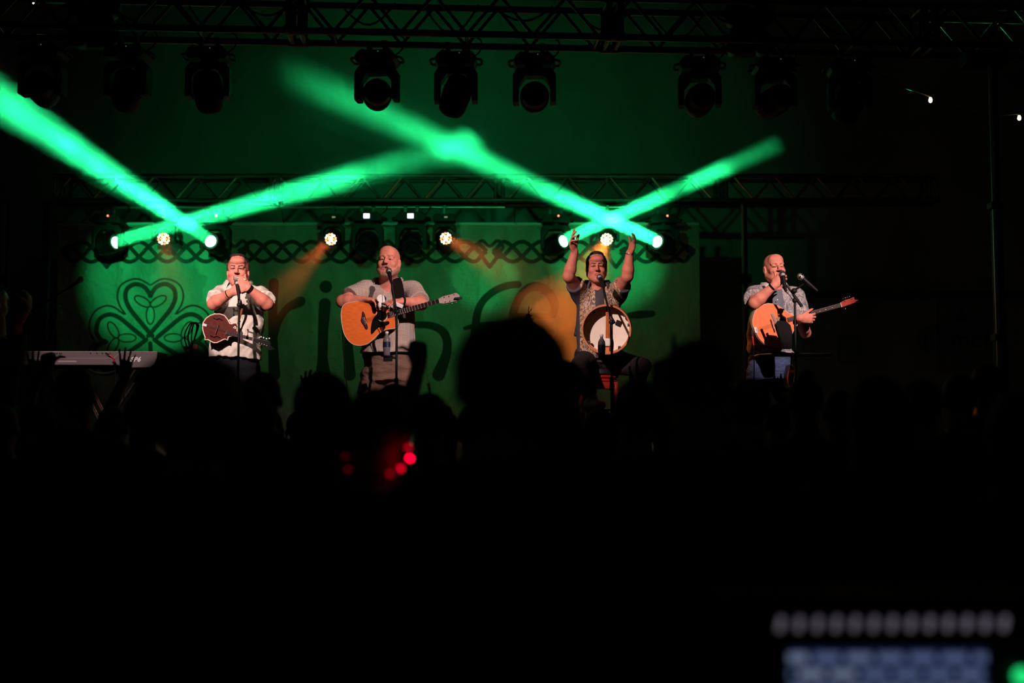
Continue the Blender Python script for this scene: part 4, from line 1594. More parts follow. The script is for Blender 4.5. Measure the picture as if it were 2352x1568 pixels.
s3 = f.mesh('shirt', [M('paisley_shirt')], p3)
mb = MB()
collar(mb, (x3 - 0.008, 10.035, 2.805), 0.084, 0.082, 0.034, 32)
mat('collar_dark', (0.05, 0.042, 0.06), 0.7)
solidify(mb.build('collar', M('collar_dark'), s3, smooth=True), 0.005)
f = Field((x3 - 0.42, 9.35, STAGE_Z + 0.30), (x3 + 0.52, 10.35, 2.46), 0.009)
hipL, hipR = Vector((x3 - 0.08, 10.05, 2.20)), Vector((x3 + 0.09, 10.05, 2.20))
knL = at(1327, 848, 9.66)
knR = at(1472, 842, 9.72)
anL = at(1357, 908, 9.60)
anR = Vector((knR.x - 0.10, 9.85, STAGE_Z + 0.42))
for h_, kn, an in ((hipL, knL, anL), (hipR, knR, anR)):
    f.cone(h_, kn, 0.105, 0.075, 0.03, 0)
    f.cone(kn, an, 0.072, 0.058, 0.02, 0, cut=True)
f.ell((x3, 10.06, 2.22), (0.19, 0.15, 0.14), None, 0.05)
f.wrinkle(0.006, 14, 6, 36)
f.mesh('trousers', [M('charcoal_cloth')], p3, 2)
shoe(p3, anL + Vector((0.01, 0, -0.01)), at(1385, 940, 9.46), 'shoe_grey', 0.046)
shoe(p3, anR, anR + Vector((0.02, -0.2, -0.09)), 'shoe_grey', 0.046)
band(p3, 'bracelet', wrR, elR, 0.02, 0.031, 0.008, 'chrome')
pk = MB().box(at(1328, 757, 10.06), (0.05, 0.08, 0.11), Matrix.Rotation(0.2, 3, 'Y')).build('belt_pack', M('black_plastic'), p3, bevel=0.012)

YO_NECK = 9.725
# --- octave mandolin player ------------------------------------------------------------------
p4 = person_root('bald man in a panelled grey shirt and jeans playing harmonica one-handed', at(1775, 800, 10).x)
x4 = p4.location.x
hc = at(1778, 618, 9.96)
fr4 = Frame(hc, (0.16, -1, 0.12), (-0.06, 0, 1), 1.0)
shL, shR = at(1736, 677, 10.0), at(1826, 681, 10.02)
elL = reach(shL, 1733, 696, 0.28)
elR = at(1850, 764, 9.98)
wrL = at(1778, 656, elL.y - 0.06)
wrR = at(1838, 730, YO_NECK - 0.05)
f = Field((x4 - 0.36, 9.45, 2.15), (x4 + 0.46, 10.22, 3.16), 0.0042)
head(f, fr4, mouth='closed', eyes='closed', jaw=1.0, long=1.04)
f.cone(fr4.p(0, -0.02, -0.06), at(1782, 668, 10.04), 0.058, 0.068, 0.03)
f.loft([(2.3, x4, 10.02, 0.14, 0.10), (2.5, x4, 10.02, 0.15, 0.11), (2.73, x4 + 0.01, 10.04, 0.10, 0.085)], 0.05)
arm(f, shL, elL, wrL, (0.054, 0.046, 0.029))
arm(f, shR, elR, wrR, (0.052, 0.042, 0.028))
hand(f, wrL, at(1793, 639, wrL.y - 0.01) - wrL, Vector((0.45, 0.85, 0.1)), 1, (40, 52, 34), 3, (24, 26), 1.0)
hand(f, wrR, Vector((1, 0.1, -0.05)), Vector((0.1, 1, 0.2)), 1, (30, 40, 30), 6, (35, -5), 0.96)
b4 = f.mesh('body', body_mats(), p4)
f = Field((x4 - 0.36, 9.55, 1.82), (x4 + 0.44, 10.32, 2.86), 0.0065)
f.loft([(at(0, 802, 10).z, x4 - 0.03, 10.03, 0.18, 0.14), (2.25, x4 - 0.005, 10.0, 0.18, 0.145), (2.48, x4, 10.02, 0.185, 0.13), (2.65, x4 + 0.01, 10.02, 0.172, 0.115), (2.73, x4 + 0.02, 10.03, 0.12, 0.095), (2.775, x4 + 0.022, 10.045, 0.078, 0.07)], 0.03)
shoulders(f, (x4 + 0.02, 10.04, 2.755), shL, shR, 0.056)
sleeve(f, shL, elL, 0.60, 0.075, 0.086, 0.05)
sleeve(f, shR, elR, 0.82, 0.073, 0.080, 0.05)
f.wrinkle(0.006, 24, 6, 16, 0.2)
f.wrinkle(0.003, 55, 10, 38, 1.0)
f.cone(at(1783, 650, 9.92), at(1785, 692, 9.88), 0.058, 0.003, 0.008, 0, True)
s4 = f.mesh('shirt', [M('panel_shirt')], p4)
mb = MB()
collar(mb, (x4 + 0.022, 10.035, 2.788), 0.086, 0.083, 0.032, 32)
mat('collar_pale', (0.55, 0.50, 0.48), 0.8)
solidify(mb.build('collar', M('collar_pale'), s4, smooth=True), 0.005)
for k in range(4):
    MB().lathe([(0.005, 0), (0.0045, 0.003), (0, 0.003)], at(1785.5, 688 + 16 * k, 9.868 - 0.004 * k), (0, -1, 0), n=8).build('button', M('white_plastic'), s4)
standing_legs(p4, x4 - 0.02, 10.03, 'denim', 2.02, spread=0.15)
band(p4, 'watch', wrL, elL, 0.10, 0.031, 0.018, 'chrome')
# ------------------------------------------------------------------ instruments
def wood(name, color, scale=(1, 1, 14), rough=0.32, amt=0.18, rot=0.0):
    m = mat(name, color, rough, noise=(7, amt), stretch=scale, coat=0.1, spec=0.3)
    return m


wood('spruce_orange', (0.78, 0.165, 0.030), (3, 1, 30), 0.35)
wood('cedar_orange', (0.80, 0.16, 0.034), (3, 1, 26), 0.35, 0.14)
mat('mandolin_red', (0.075, 0.009, 0.005), 0.3, noise=(7, 0.4), stretch=(5, 1, 9), spec=0.15)
wood('side_wood', (0.14, 0.045, 0.020), (3, 3, 20), 0.3)
wood('rosewood', (0.045, 0.018, 0.014), (20, 1, 3), 0.4)
wood('headplate', (0.45, 0.33, 0.31), (10, 1, 3), 0.4)
wood('red_wood', (0.30, 0.018, 0.010), (3, 3, 12), 0.3)
wood('drum_wood', (0.60, 0.22, 0.08), (2, 9, 2), 0.4, 0.2)
mat('binding', (0.75, 0.62, 0.48), 0.4)
mat('drum_skin', (0.85, 0.74, 0.62), 0.6, noise=(9, 0.08))
mat('peg_white', (0.8, 0.76, 0.74), 0.3)
mat('water', (0.16, 0.15, 0.16), 0.12, spec=0.6)
mat('bottle_label', (0.004, 0.016, 0.045), 0.4)
mat('cable_red', (0.55, 0.012, 0.03), 0.45)
mat('mesh_grille', (0.42, 0.40, 0.41), 0.35, 0.9, bump=(420, 0.9, 0.003))
mat('key_panel', (0.11, 0.085, 0.093), 0.5)
mat('key_edge', (0.55, 0.47, 0.48), 0.35, 0.3)
mat('print_white', (0.8, 0.78, 0.78), 0.5)


def ZP(ox, oy, sc, pts):
    return [(ox + x / sc, oy + y / sc) for x, y in pts]


def flat_part(name, px, y0, depth, m, parent, bevel=0.0, smooth_n=0):
    """A plate standing in the plane y = y0 facing the audience, outline in photo pixels."""
    if smooth_n:
        px = [(p.x, p.y) for p in spline([Vector((x, y, 0)) for x, y in px], smooth_n, True)]
    P = [at(x, y, y0) for x, y in px]
    return MB().prism([(p.x, p.z) for p in P], (0, y0, 0), (1, 0, 0), (0, 0, 1), (0, 1, 0), depth).build(name, m, parent, bevel=bevel)


def edge_line(name, px, y0, r, m, parent, smooth_n=0, closed=True):
    if smooth_n:
        px = [(p.x, p.y) for p in spline([Vector((x, y, 0)) for x, y in px], smooth_n, closed)]
    pts = [at(x, y, y0) for x, y in px]
    if closed:
        pts.append(pts[0])
    return MB().path(pts, r, 6).build(name, m, parent, smooth=True)


def strip(name, a, b, wa, wb, y0, depth, m, parent):
    """A straight bar between two photo pixels, widths in pixels."""
    ax, ay = a
    bx_, by_ = b
    dx, dy = bx_ - ax, by_ - ay
    l = math.hypot(dx, dy)
    nx, ny = -dy / l, dx / l
    return flat_part(name, [(ax + nx * wa / 2, ay + ny * wa / 2), (bx_ + nx * wb / 2, by_ + ny * wb / 2),
                            (bx_ - nx * wb / 2, by_ - ny * wb / 2), (ax - nx * wa / 2, ay - ny * wa / 2)], y0, depth, m, parent)


def strings(parent, a, b, wa, wb, n, y0, m='grey_metal', r=0.0009):
    dx, dy = b[0] - a[0], b[1] - a[1]
    l = math.hypot(dx, dy)
    nx, ny = -dy / l, dx / l
    for k in range(n):
        t = (k / (n - 1) - 0.5)
        MB().tube(at(a[0] + nx * wa * t, a[1] + ny * wa * t, y0), at(b[0] + nx * wb * t, b[1] + ny * wb * t, y0), r, n=4).build('string', M(m), parent)


def frets(parent, a, b, wa, wb, n, y0, m='chrome', geo=True, first=0.0):
    dx, dy = b[0] - a[0], b[1] - a[1]
    l = math.hypot(dx, dy)
    nx, ny = -dy / l, dx / l
    for k in range(n):
        t = 1 - (1 - 2 ** (-k / 12.0)) / (1 - 2 ** (-(n) / 12.0)) if geo else k / n
        w = wa + (wb - wa) * t
        cx, cy = a[0] + dx * t, a[1] + dy * t
        MB().tube(at(cx + nx * w / 2, cy + ny * w / 2, y0), at(cx - nx * w / 2, cy - ny * w / 2, y0), 0.0014, n=5).build('fret', M(m), parent)


def disc_part(name, c, r_px, y0, m, parent, depth=0.004, n=20):
    p = at(c[0], c[1], y0)
    return MB().lathe([(r_px * PX, 0), (r_px * PX, depth), (0, depth)], p, (0, -1, 0), n=n).build(name, m, parent)


def ring_part(name, c, r_px, w, y0, m, parent):
    p = at(c[0], c[1], y0)
    r = r_px * PX
    return MB().lathe([(r - w, 0), (r - w, 0.003), (r + w, 0.003), (r + w, 0)], p, (0, -1, 0), n=28, cap=False).build(name, m, parent)


# mandolin
Q = lambda pts: ZP(440, 700, 11.2, pts)
YM = 9.755
md = thing('mandolin', 'scroll-bodied dark red mandolin with cream binding hanging at the linen-shirted man\'s waist', 'mandolin', at(505, 790, YM))
m_out = Q([(285, 520), (305, 445), (375, 345), (480, 272), (600, 235), (730, 232), (850, 275), (925, 370), (985, 480), (1040, 492), (1078, 470), (1160, 470), (1195, 560), (1165, 650),
           (1195, 695), (1178, 805), (1000, 800), (945, 830), (922, 912), (875, 882), (820, 888), (740, 930), (650, 970), (570, 970), (490, 930), (420, 890), (345, 898), (352, 830), (310, 720), (288, 620)])
flat_part('body', m_out, YM, 0.05, M('mandolin_red'), md, bevel=0.004)
edge_line('binding', m_out, YM + 0.001, 0.0042, M('binding'), md)
edge_line('scroll', Q([(1078, 600), (1110, 560), (1140, 575), (1135, 605), (1110, 605)]), YM - 0.002, 0.004, M('binding'), md, 4, False)
strip('fretboard', Q([(870, 705)])[0], Q([(1580, 884)])[0], 8.5, 7.0, YM - 0.012, 0.012, M('rosewood'), md)
strip('neck', Q([(1150, 775)])[0], Q([(1580, 884)])[0], 7.5, 6.5, YM + 0.0005, 0.022, M('mandolin_red'), md)
frets(md, Q([(900, 712)])[0], Q([(1575, 883)])[0], 8.5, 7.0, 18, YM - 0.013)
strip('nut', Q([(1590, 845)])[0], Q([(1568, 920)])[0], 1.3, 1.3, YM - 0.014, 0.012, M('binding'), md)
flat_part('headstock', Q([(1590, 845), (1700, 868), (1860, 905), (2000, 930), (2050, 985), (2020, 1040), (2150, 1140), (2030, 1180), (1930, 1120), (1880, 1060), (1720, 1005), (1568, 920)]), YM - 0.004, 0.018, M('black_gloss'), md, bevel=0.002)
strings(md, Q([(390, 500)])[0], Q([(1580, 884)])[0], 5.5, 5.0, 4, YM - 0.017, 'chrome', 0.0007)
strip('bridge', Q([(690, 515)])[0], Q([(610, 745)])[0], 1.8, 1.8, YM - 0.015, 0.015, M('rosewood'), md)
strip('tailpiece', Q([(280, 500)])[0], Q([(390, 530)])[0], 6.5, 5.0, YM - 0.006, 0.006, M('grey_metal'), md)
for c0, c1 in (((480, 790), (740, 850)), ((560, 330), (800, 400))):
    edge_line('sound_hole', Q([c0, ((c0[0] + c1[0]) / 2 - 30, (c0[1] + c1[1]) / 2 + 12), ((c0[0] + c1[0]) / 2 + 30, (c0[1] + c1[1]) / 2 - 12), c1]), YM - 0.0005, 0.0045, M('black_gloss'), md, 4, False)
for q in ((1745, 835), (1790, 822), (1855, 845), (1930, 870), (2000, 862)):
    MB().ball(at(*Q([q])[0], YM), 0.0062, 8, scale=(1, 0.7, 1)).build('tuning_peg', M('peg_white'), md, smooth=True)
for q in ((1740, 985), (1805, 1003), (1870, 1022), (1935, 1046)):
    MB().ball(at(*Q([q])[0], YM - 0.002), 0.0045, 8, scale=(1.5, 0.7, 0.6)).build('tuning_peg', M('peg_white'), md, smooth=True)
mb = MB()
mb.path(spline([at(552, 688, 9.84), at(556, 705, 9.815), at(553, 722, 9.80), at(546, 745, 9.79)], 6), 0.008, 6)
tag(mb.build('mandolin_strap', M('leather_strap'), smooth=True), 'thin brown leather strap running down the linen shirt', 'strap')
tag(MB().box(at(551, 642, 9.645), (0.10, 0.022, 0.028), Matrix.Rotation(0.25, 3, 'Y')).build('harmonica', M('chrome'), bevel=0.004),
    'small chrome harmonica cupped in the linen-shirted man\'s hands', 'harmonica')

# acoustic guitar
Q2 = lambda pts: ZP(740, 540, 4.238, pts)
YG = 9.72
gt = thing('acoustic_guitar', 'orange-topped acoustic guitar with a cutaway held by the bald guitarist', 'guitar', at(835, 793, YG))
g_out = Q2([(200, 690), (184, 760), (190, 850), (215, 960), (268, 1038), (340, 1072), (430, 1060), (500, 1010), (560, 950), (625, 918), (690, 908), (730, 885), (742, 840), (722, 780),
            (700, 735), (655, 690), (590, 655), (500, 640), (400, 640), (300, 648), (235, 664)])
flat_part('soundboard', g_out, YG, 0.006, M('spruce_orange'), gt, smooth_n=4)
flat_part('body', [(838 + (x - 838) * 0.995, 745 + (y - 745) * 0.995) for x, y in g_out], YG + 0.006, 0.085, M('side_wood'), gt, smooth_n=4)
edge_line('binding', g_out, YG + 0.001, 0.0025, M('binding'), gt, 4)
disc_part('sound_hole', Q2([(580, 782)])[0], 11.5, YG - 0.0005, M('black_gloss'), gt, 0.0005)
ring_part('rosette', Q2([(580, 782)])[0], 12.5, 0.003, YG + 0.002, M('binding'), gt)
flat_part('pickguard', Q2([(480, 860), (505, 800), (535, 770), (545, 820), (590, 845), (640, 835), (655, 860), (600, 890), (545, 900), (478, 965)]), YG - 0.002, 0.002, M('black_gloss'), gt, smooth_n=3)
flat_part('bridge', Q2([(395, 740), (415, 770), (428, 830), (445, 900), (430, 912), (405, 870), (380, 830), (388, 790)]), YG - 0.009, 0.009, M('rosewood'), gt, smooth_n=3)
strip('saddle', Q2([(408, 800)])[0], Q2([(432, 858)])[0], 0.9, 0.9, YG - 0.012, 0.004, M('peg_white'), gt)
for k in range(6):
    disc_part('bridge_pin', Q2([(398 + 5 * k, 806 + 12 * k)])[0], 0.6, YG - 0.009, M('peg_white'), gt, 0.004, 8)
strip('fretboard', Q2([(640, 778)])[0], Q2([(1140, 638)])[0], 12.5, 9.5, YG - 0.010, 0.010, M('rosewood'), gt)
strip('neck', Q2([(715, 757)])[0], Q2([(1140, 638)])[0], 11.5, 9.0, YG + 0.0002, 0.024, M('side_wood'), gt)
frets(gt, Q2([(650, 775)])[0], Q2([(1140, 638)])[0], 12.5, 9.5, 20, YG - 0.011, 'peg_white')
strip('nut', Q2([(1133, 616)])[0], Q2([(1146, 662)])[0], 1.3, 1.3, YG - 0.012, 0.012, M('peg_white'), gt)
flat_part('headstock', Q2([(1138, 615), (1172, 596), (1240, 578), (1310, 561), (1336, 585), (1330, 632), (1262, 650), (1180, 667), (1147, 660)]), YG - 0.002, 0.018, M('headplate'), gt, bevel=0.002)
strings(gt, Q2([(418, 830)])[0], Q2([(1140, 638)])[0], 8.5, 7.0, 6, YG - 0.0135, 'chrome')
for q in ((1190, 603), (1236, 594), (1285, 578), (1200, 648), (1245, 640), (1290, 628)):
    disc_part('tuner_post', Q2([q])[0], 1.1, YG - 0.002, M('chrome'), gt, 0.008, 8)
for q in ((1188, 580), (1245, 570), (1292, 558), (1215, 680), (1262, 664), (1302, 655)):
    MB().ball(at(*Q2([q])[0], YG + 0.006), 0.0065, 8, scale=(1, 0.6, 1)).build('tuner_button', M('chrome'), gt, smooth=True)
strip('clip_tuner', Q2([(1290, 612)])[0], Q2([(1362, 612)])[0], 3.2, 5.5, YG - 0.022, 0.02, M('black_plastic'), gt)
tag(MB().path(spline([at(786, 757, YG + 0.05), at(788, 790, YG + 0.06), at(792, 840, YG + 0.1), at(797, 890, YG + 0.1), at(800, 960, YG + 0.1), Vector((at(802, 960, 9.8).x, 9.8, STAGE_Z))], 5), 0.004, 6)
    .build('guitar_cable', M('black_rubber'), smooth=True), 'thin black cable hanging from the acoustic guitar', 'cable')
gd = thing('handheld_gadget', 'small white plastic gadget with a round head and grey handle in the guitarist\'s hands', 'gadget', at(880, 705, 9.65))
MB().lathe([(0.036, -0.008), (0.038, 0), (0.036, 0.008), (0.014, 0.012), (0, 0.012)], at(876, 687, 9.66), (0.25, -1, 0.5), n=20).build('round_head', M('white_plastic'), gd, smooth=True)
MB().ball(at(872, 700, 9.64), 0.02, 12, scale=(0.75, 0.6, 1.3)).build('knob', M('white_plastic'), gd, smooth=True)
MB().tube(at(876, 701, 9.65), at(896, 706, 9.65), 0.008, n=10).build('handle', M('grey_plastic'), gd, smooth=True)
MB().box(at(915, 700, 9.64), (0.075, 0.012, 0.03), Matrix.Rotation(0.38, 3, 'Y')).build('pad', M('white_plastic'), gd, bevel=0.004)

# octave mandolin
Q4 = lambda pts: ZP(1660, 560, 4.612, pts)
YO = 9.735
om = thing('octave_mandolin', 'round-bodied orange octave mandolin with a long neck played by the man in jeans', 'mandolin', at(1775, 800, YO))
o_out = Q4([(318, 850), (322, 780), (350, 705), (410, 652), (490, 632), (570, 648), (640, 690), (710, 740), (790, 772), (802, 815), (772, 870), (735, 950), (690, 1020), (630, 1075), (545, 1098), (470, 1075), (400, 1010), (350, 930)])
flat_part('soundboard', o_out, YO, 0.006, M('cedar_orange'), om, smooth_n=4)
flat_part('body', [(1776 + (x - 1781) * 0.995, 745 + (y - 745) * 0.995) for x, y in o_out], YO + 0.006, 0.075, M('side_wood'), om, smooth_n=4)
edge_line('binding', o_out, YO + 0.002, 0.0025, M('binding'), om, 4)
disc_part('sound_hole', Q4([(643, 797)])[0], 6.8, YO - 0.0005, M('black_gloss'), om, 0.0005)
strip('bridge', Q4([(510, 798)])[0], Q4([(555, 930)])[0], 2.2, 2.2, YO - 0.012, 0.012, M('rosewood'), om)
strip('saddle', Q4([(528, 840)])[0], Q4([(548, 895)])[0], 0.9, 0.9, YO - 0.014, 0.004, M('binding'), om)
flat_part('tailpiece', Q4([(330, 885), (355, 880), (375, 910), (370, 940), (345, 942)]), YO - 0.006, 0.006, M('grey_metal'), om)
strip('fretboard', Q4([(690, 802)])[0], Q4([(1255, 645)])[0], 9.5, 9.0, YO - 0.010, 0.010, M('rosewood'), om)
strip('neck', Q4([(780, 790)])[0], Q4([(1255, 645)])[0], 9.5, 8.5, YO + 0.0002, 0.024, M('red_wood'), om)
frets(om, Q4([(700, 800)])[0], Q4([(1255, 645)])[0], 9.5, 9.0, 19, YO - 0.011)
for q in ((1030, 712), (1090, 695), (1160, 676), (950, 735)):
    disc_part('fret_dot', Q4([q])[0], 1.0, YO - 0.010, M('peg_white'), om, 0.001, 8)
strip('nut', Q4([(1248, 622)])[0], Q4([(1262, 668)])[0], 1.6, 1.6, YO - 0.012, 0.012, M('binding'), om)
flat_part('headstock', Q4([(1250, 622), (1290, 595), (1350, 580), (1390, 560), (1400, 590), (1440, 592), (1400, 622), (1350, 640), (1290, 662), (1262, 668)]), YO - 0.002, 0.018, M('red_wood'), om, bevel=0.002)
strings(om, Q4([(355, 912)])[0], Q4([(1255, 645)])[0], 6.0, 5.5, 4, YO - 0.0145, 'chrome', 0.0007)
for q in ((1275, 580), (1298, 572), (1320, 566), (1344, 557), (1290, 605), (1364, 583), (1300, 686), (1328, 648), (1356, 640)):
    MB().ball(at(*Q4([q])[0], YO - 0.004), 0.0058, 8).build('tuning_peg', M('chrome'), om, smooth=True)
pl = thing('jack_cable', 'red-sleeved jack plug and black cable at the octave mandolin\'s tail', 'cable', at(1731, 800, YO - 0.03))
MB().tube(at(1727, 757, YO - 0.03), at(1728, 772, YO - 0.03), 0.009, n=10).build('plug', M('chrome'), pl, smooth=True)
MB().tube(at(1728, 770, YO - 0.03), at(1731, 793, YO - 0.03), 0.0075, 0.006, n=10).build('sleeve', M('cable_red'), pl, smooth=True)
MB().path(spline([at(1731, 793, YO - 0.03), at(1732, 840, YO), at(1732, 920, 9.8), Vector((at(1732, 900, 9.8).x, 9.8, STAGE_Z))], 5), 0.004, 6).build('cord', M('black_rubber'), pl, smooth=True)

# frame drum
dr = thing('frame_drum', 'wooden frame drum seen from its open back with crossbar and pale skin', 'drum', at(1393, 812, 9.60))
dc = at(1393, 757, 9.56)
dax = Vector((-0.13, -1, -0.16)).normalized()
R_ = 0.190
MB().lathe([(R_, -0.11), (R_ + 0.001, 0.0), (R_ - 0.002, 0.006), (R_ - 0.010, 0.006), (R_ - 0.012, 0.0), (R_ - 0.012, -0.11)], dc, dax, n=56, cap=False).build('rim', M('drum_wood'), dr, smooth=True)
MB().lathe([(R_ - 0.012, -0.052), (R_ - 0.018, -0.052), (R_ - 0.018, -0.064), (R_ - 0.012, -0.064)], dc, dax, n=56, cap=False).build('inner_hoop', M('drum_wood'), dr, smooth=True)
MB().lathe([(R_, -0.104), (R_ - 0.004, -0.106), (0.0, -0.106)], dc, dax, n=56, cap=False).build('skin', M('drum_skin'), dr, smooth=True)
u_, w_v, _d = basis(dax)
upv = Vector((0.03, 0, 1))
upv = (upv - dax * upv.dot(dax)).normalized()
rtv = upv.cross(dax).normalized()
if rtv.x < 0:
    rtv = -rtv
rot = Matrix((rtv, -dax, upv)).transposed()
cb = MB().box(dc - dax * 0.075 + rtv * 0.005, (0.032, 0.014, 2 * R_ - 0.022), rot).build('crossbar', M('drum_wood'), dr, bevel=0.003)
for k in (-0.006, 0.006):
    MB().box(dc - dax * 0.066 + rtv * (0.005 + k) + upv * 0.03, (0.004, 0.003, 0.22), rot).build('groove', M('red_wood'), cb)
MB().box(dc - dax * 0.062 + rtv * 0.002 - upv * 0.10, (0.05, 0.025, 0.06), rot).build('cloth_wrap', M('white_plastic'), dr, bevel=0.010)
MB().box(dc - dax * 0.098 + rtv * 0.085 + upv * 0.045, (0.042, 0.012, 0.042), rot @ Matrix.Rotation(0.4, 3, 'Y')).build('pickup', M('black_plastic'), dr, bevel=0.004)
for a in (12, 40, 128, 218, 305):
    t_ = math.radians(a)
    p = dc - dax * 0.06 + (rtv * math.cos(t_) + upv * math.sin(t_)) * (R_ - 0.02)
    MB().box(p, (0.020, 0.03, 0.024), rot).build('tuning_lug', M('dark_metal'), dr, bevel=0.003)

# stool
sl = thing('bar_stool', 'tall red wooden stool under the seated drummer', 'stool', (x3 + 0.01, 10.06, STAGE_Z))
sx_, sy_ = x3 + 0.01, 10.06
MB().lathe([(0.0, 2.075), (0.15, 2.075), (0.165, 2.085), (0.165, 2.115), (0.15, 2.13), (0, 2.132)], (sx_, sy_, 0), n=28).build('seat', M('black_plastic'), sl, smooth=True)
MB().lathe([(0.13, 2.02), (0.15, 2.03), (0.135, 2.045), (0.155, 2.06), (0.145, 2.076)], (sx_, sy_, 0), n=28).build('turned_ring', M('red_wood'), sl, smooth=True)
MB().box((sx_, sy_, 1.995), (0.27, 0.27, 0.055)).build('apron', M('red_wood'), sl, bevel=0.005)
for ix in (-1, 1):
    for iy in (-1, 1):
        MB().tube((sx_ + ix * 0.12, sy_ + iy * 0.12, 2.0), (sx_ + ix * 0.19, sy_ + iy * 0.19, STAGE_Z), 0.021, 0.017, n=10).build('leg', M('red_wood'), sl, smooth=True)
for a, b in (((-1, -1), (1, -1)), ((1, -1), (1, 1)), ((1, 1), (-1, 1)), ((-1, 1), (-1, -1))):
    k = 0.135
    MB().tube((sx_ + a[0] * k, sy_ + a[1] * k, 1.80), (sx_ + b[0] * k, sy_ + b[1] * k, 1.80), 0.012, n=8).build('rung', M('red_wood'), sl, smooth=True)
ft = at(1372, 938, 9.47)
MB().box((sx_ - 0.03, 9.62, ft.z - 0.012), (0.3, 0.5, 0.02)).build('foot_rest', M('red_wood'), sl, bevel=0.004)
for ix in (-0.13, 0.1):
    MB().tube((sx_ + ix, 9.42, ft.z - 0.02), (sx_ + ix, 9.40, STAGE_Z), 0.015, n=8).build('foot_rest_leg', M('red_wood'), sl)

# microphones and stands
def mic(parent, tip, tail, r=0.026):
    tip, tail = Vector(tip), Vector(tail)
    d = (tail - tip).normalized()
    MB().lathe([(0, -r), (r * 0.7, -r * 0.75), (r, 0), (r * 0.98, r * 0.35), (r * 0.8, r * 1.1), (r * 0.62, r * 1.3)], tip, d, n=16).build('grille', M('mesh_grille'), parent, smooth=True)
    MB().lathe([(r * 1.02, r * 0.05), (r * 1.06, r * 0.2), (r * 1.02, r * 0.4)], tip, d, n=16).build('band', M('chrome'), parent, smooth=True)
    MB().lathe([(r * 0.72, r * 1.15), (r * 0.62, 0.07), (r * 0.42, 0.155), (r * 0.3, 0.17)], tip, d, n=14).build('handle', M('black_plastic'), parent, smooth=True)


def mic_stand(label, top, foot_x, y, boom=None, group='microphone stands'):
    top = Vector(top)
    t = thing('microphone_stand', label, 'microphone stand', (foot_x, y, STAGE_Z), group)
    MB().tube((foot_x, y, STAGE_Z + 0.02), (foot_x, y, STAGE_Z + 0.75), 0.012, n=10).build('tube', M('black_plastic'), t, smooth=True)
    MB().tube((foot_x, y, STAGE_Z + 0.7), (foot_x, y, top.z), 0.009, n=10).build('inner_tube', M('black_plastic'), t, smooth=True)
    MB().tube((foot_x, y, STAGE_Z + 0.68), (foot_x, y, STAGE_Z + 0.78), 0.019, 0.015, n=10).build('clutch', M('black_rubber'), t, smooth=True)
    for k in range(3):
        a = 2 * PI * k / 3 + 0.5
        MB().path([(foot_x, y, STAGE_Z + 0.12), (foot_x + 0.13 * math.cos(a), y + 0.13 * math.sin(a), STAGE_Z + 0.07), (foot_x + 0.29 * math.cos(a), y + 0.29 * math.sin(a), STAGE_Z + 0.012)], 0.010, 8)\
            .build('leg', M('black_plastic'), t, smooth=True)
    if boom:
        MB().tube(boom[0], boom[1], 0.008, n=8).build('boom', M('black_plastic'), t, smooth=True)
        MB().ball((foot_x, y, top.z), 0.02, 10).build('swivel', M('black_plastic'), t, smooth=True)
    return t


def xof(px, y):
    return at(px, 784, y).x


def microphone(label, tip, tail, r=0.024):
    t = thing('microphone', label, 'microphone', tail, 'vocal microphones')
    mic(t, tip, tail, r)
    return t


Y1 = 9.57
s_ = mic_stand('microphone stand in front of the linen-shirted mandolin player', at(548, 700, Y1), xof(548, Y1), Y1, (at(548, 700, Y1), at(548, 668, Y1 + 0.02)))
MB().tube(at(536, 713, Y1), at(552, 713, Y1), 0.006, n=8).build('accessory_arm', M('black_plastic'), s_)
for q in (709, 723):
    MB().ball(at(537, q, Y1), 0.008, 8).build('accessory_knob', M('black_plastic'), s_)
MB().tube(at(537, 709, Y1), at(537, 724, Y1), 0.003, n=6).build('accessory_rod', M('black_plastic'), s_)
microphone('black microphone gripped at the harmonica player\'s mouth above the mandolin', at(545, 648, Y1 + 0.07), at(548, 676, Y1 + 0.01))

Y2 = 9.50
s_ = mic_stand('microphone stand with a drink holder in front of the bald guitarist', at(910, 716, Y2), xof(911, Y2), Y2,
               (at(911, 716, Y2), at(898, 640, Y2 + 0.08)))
microphone('silver-headed microphone at the bald guitarist\'s mouth', at(893, 622, Y2 + 0.16), at(898, 645, Y2 + 0.06))
MB().path(spline([at(897, 640, Y2 + 0.07), at(900, 670, Y2), at(905, 700, Y2 - 0.02), at(910, 705, Y2 - 0.02), at(903, 715, Y2 - 0.02), at(908, 730, Y2 - 0.015), at(910, 800, Y2 - 0.012)], 6), 0.003, 5).build('cord', M('black_rubber'), s_, smooth=True)
hx = at(888, 820, Y2)
MB().lathe([(0.0, 0), (0.044, 0), (0.044, 0.010), (0.040, 0.010), (0.040, 0.004), (0, 0.004)], at(889, 819, Y2), n=18).build('holder_tray', M('black_plastic'), s_, smooth=True)
MB().box(at(891, 824, Y2), (0.065, 0.05, 0.035)).build('holder_box', M('black_plastic'), s_)
MB().tube(at(891, 820, Y2), at(911, 822, Y2), 0.008, n=8).build('holder_arm', M('black_plastic'), s_)


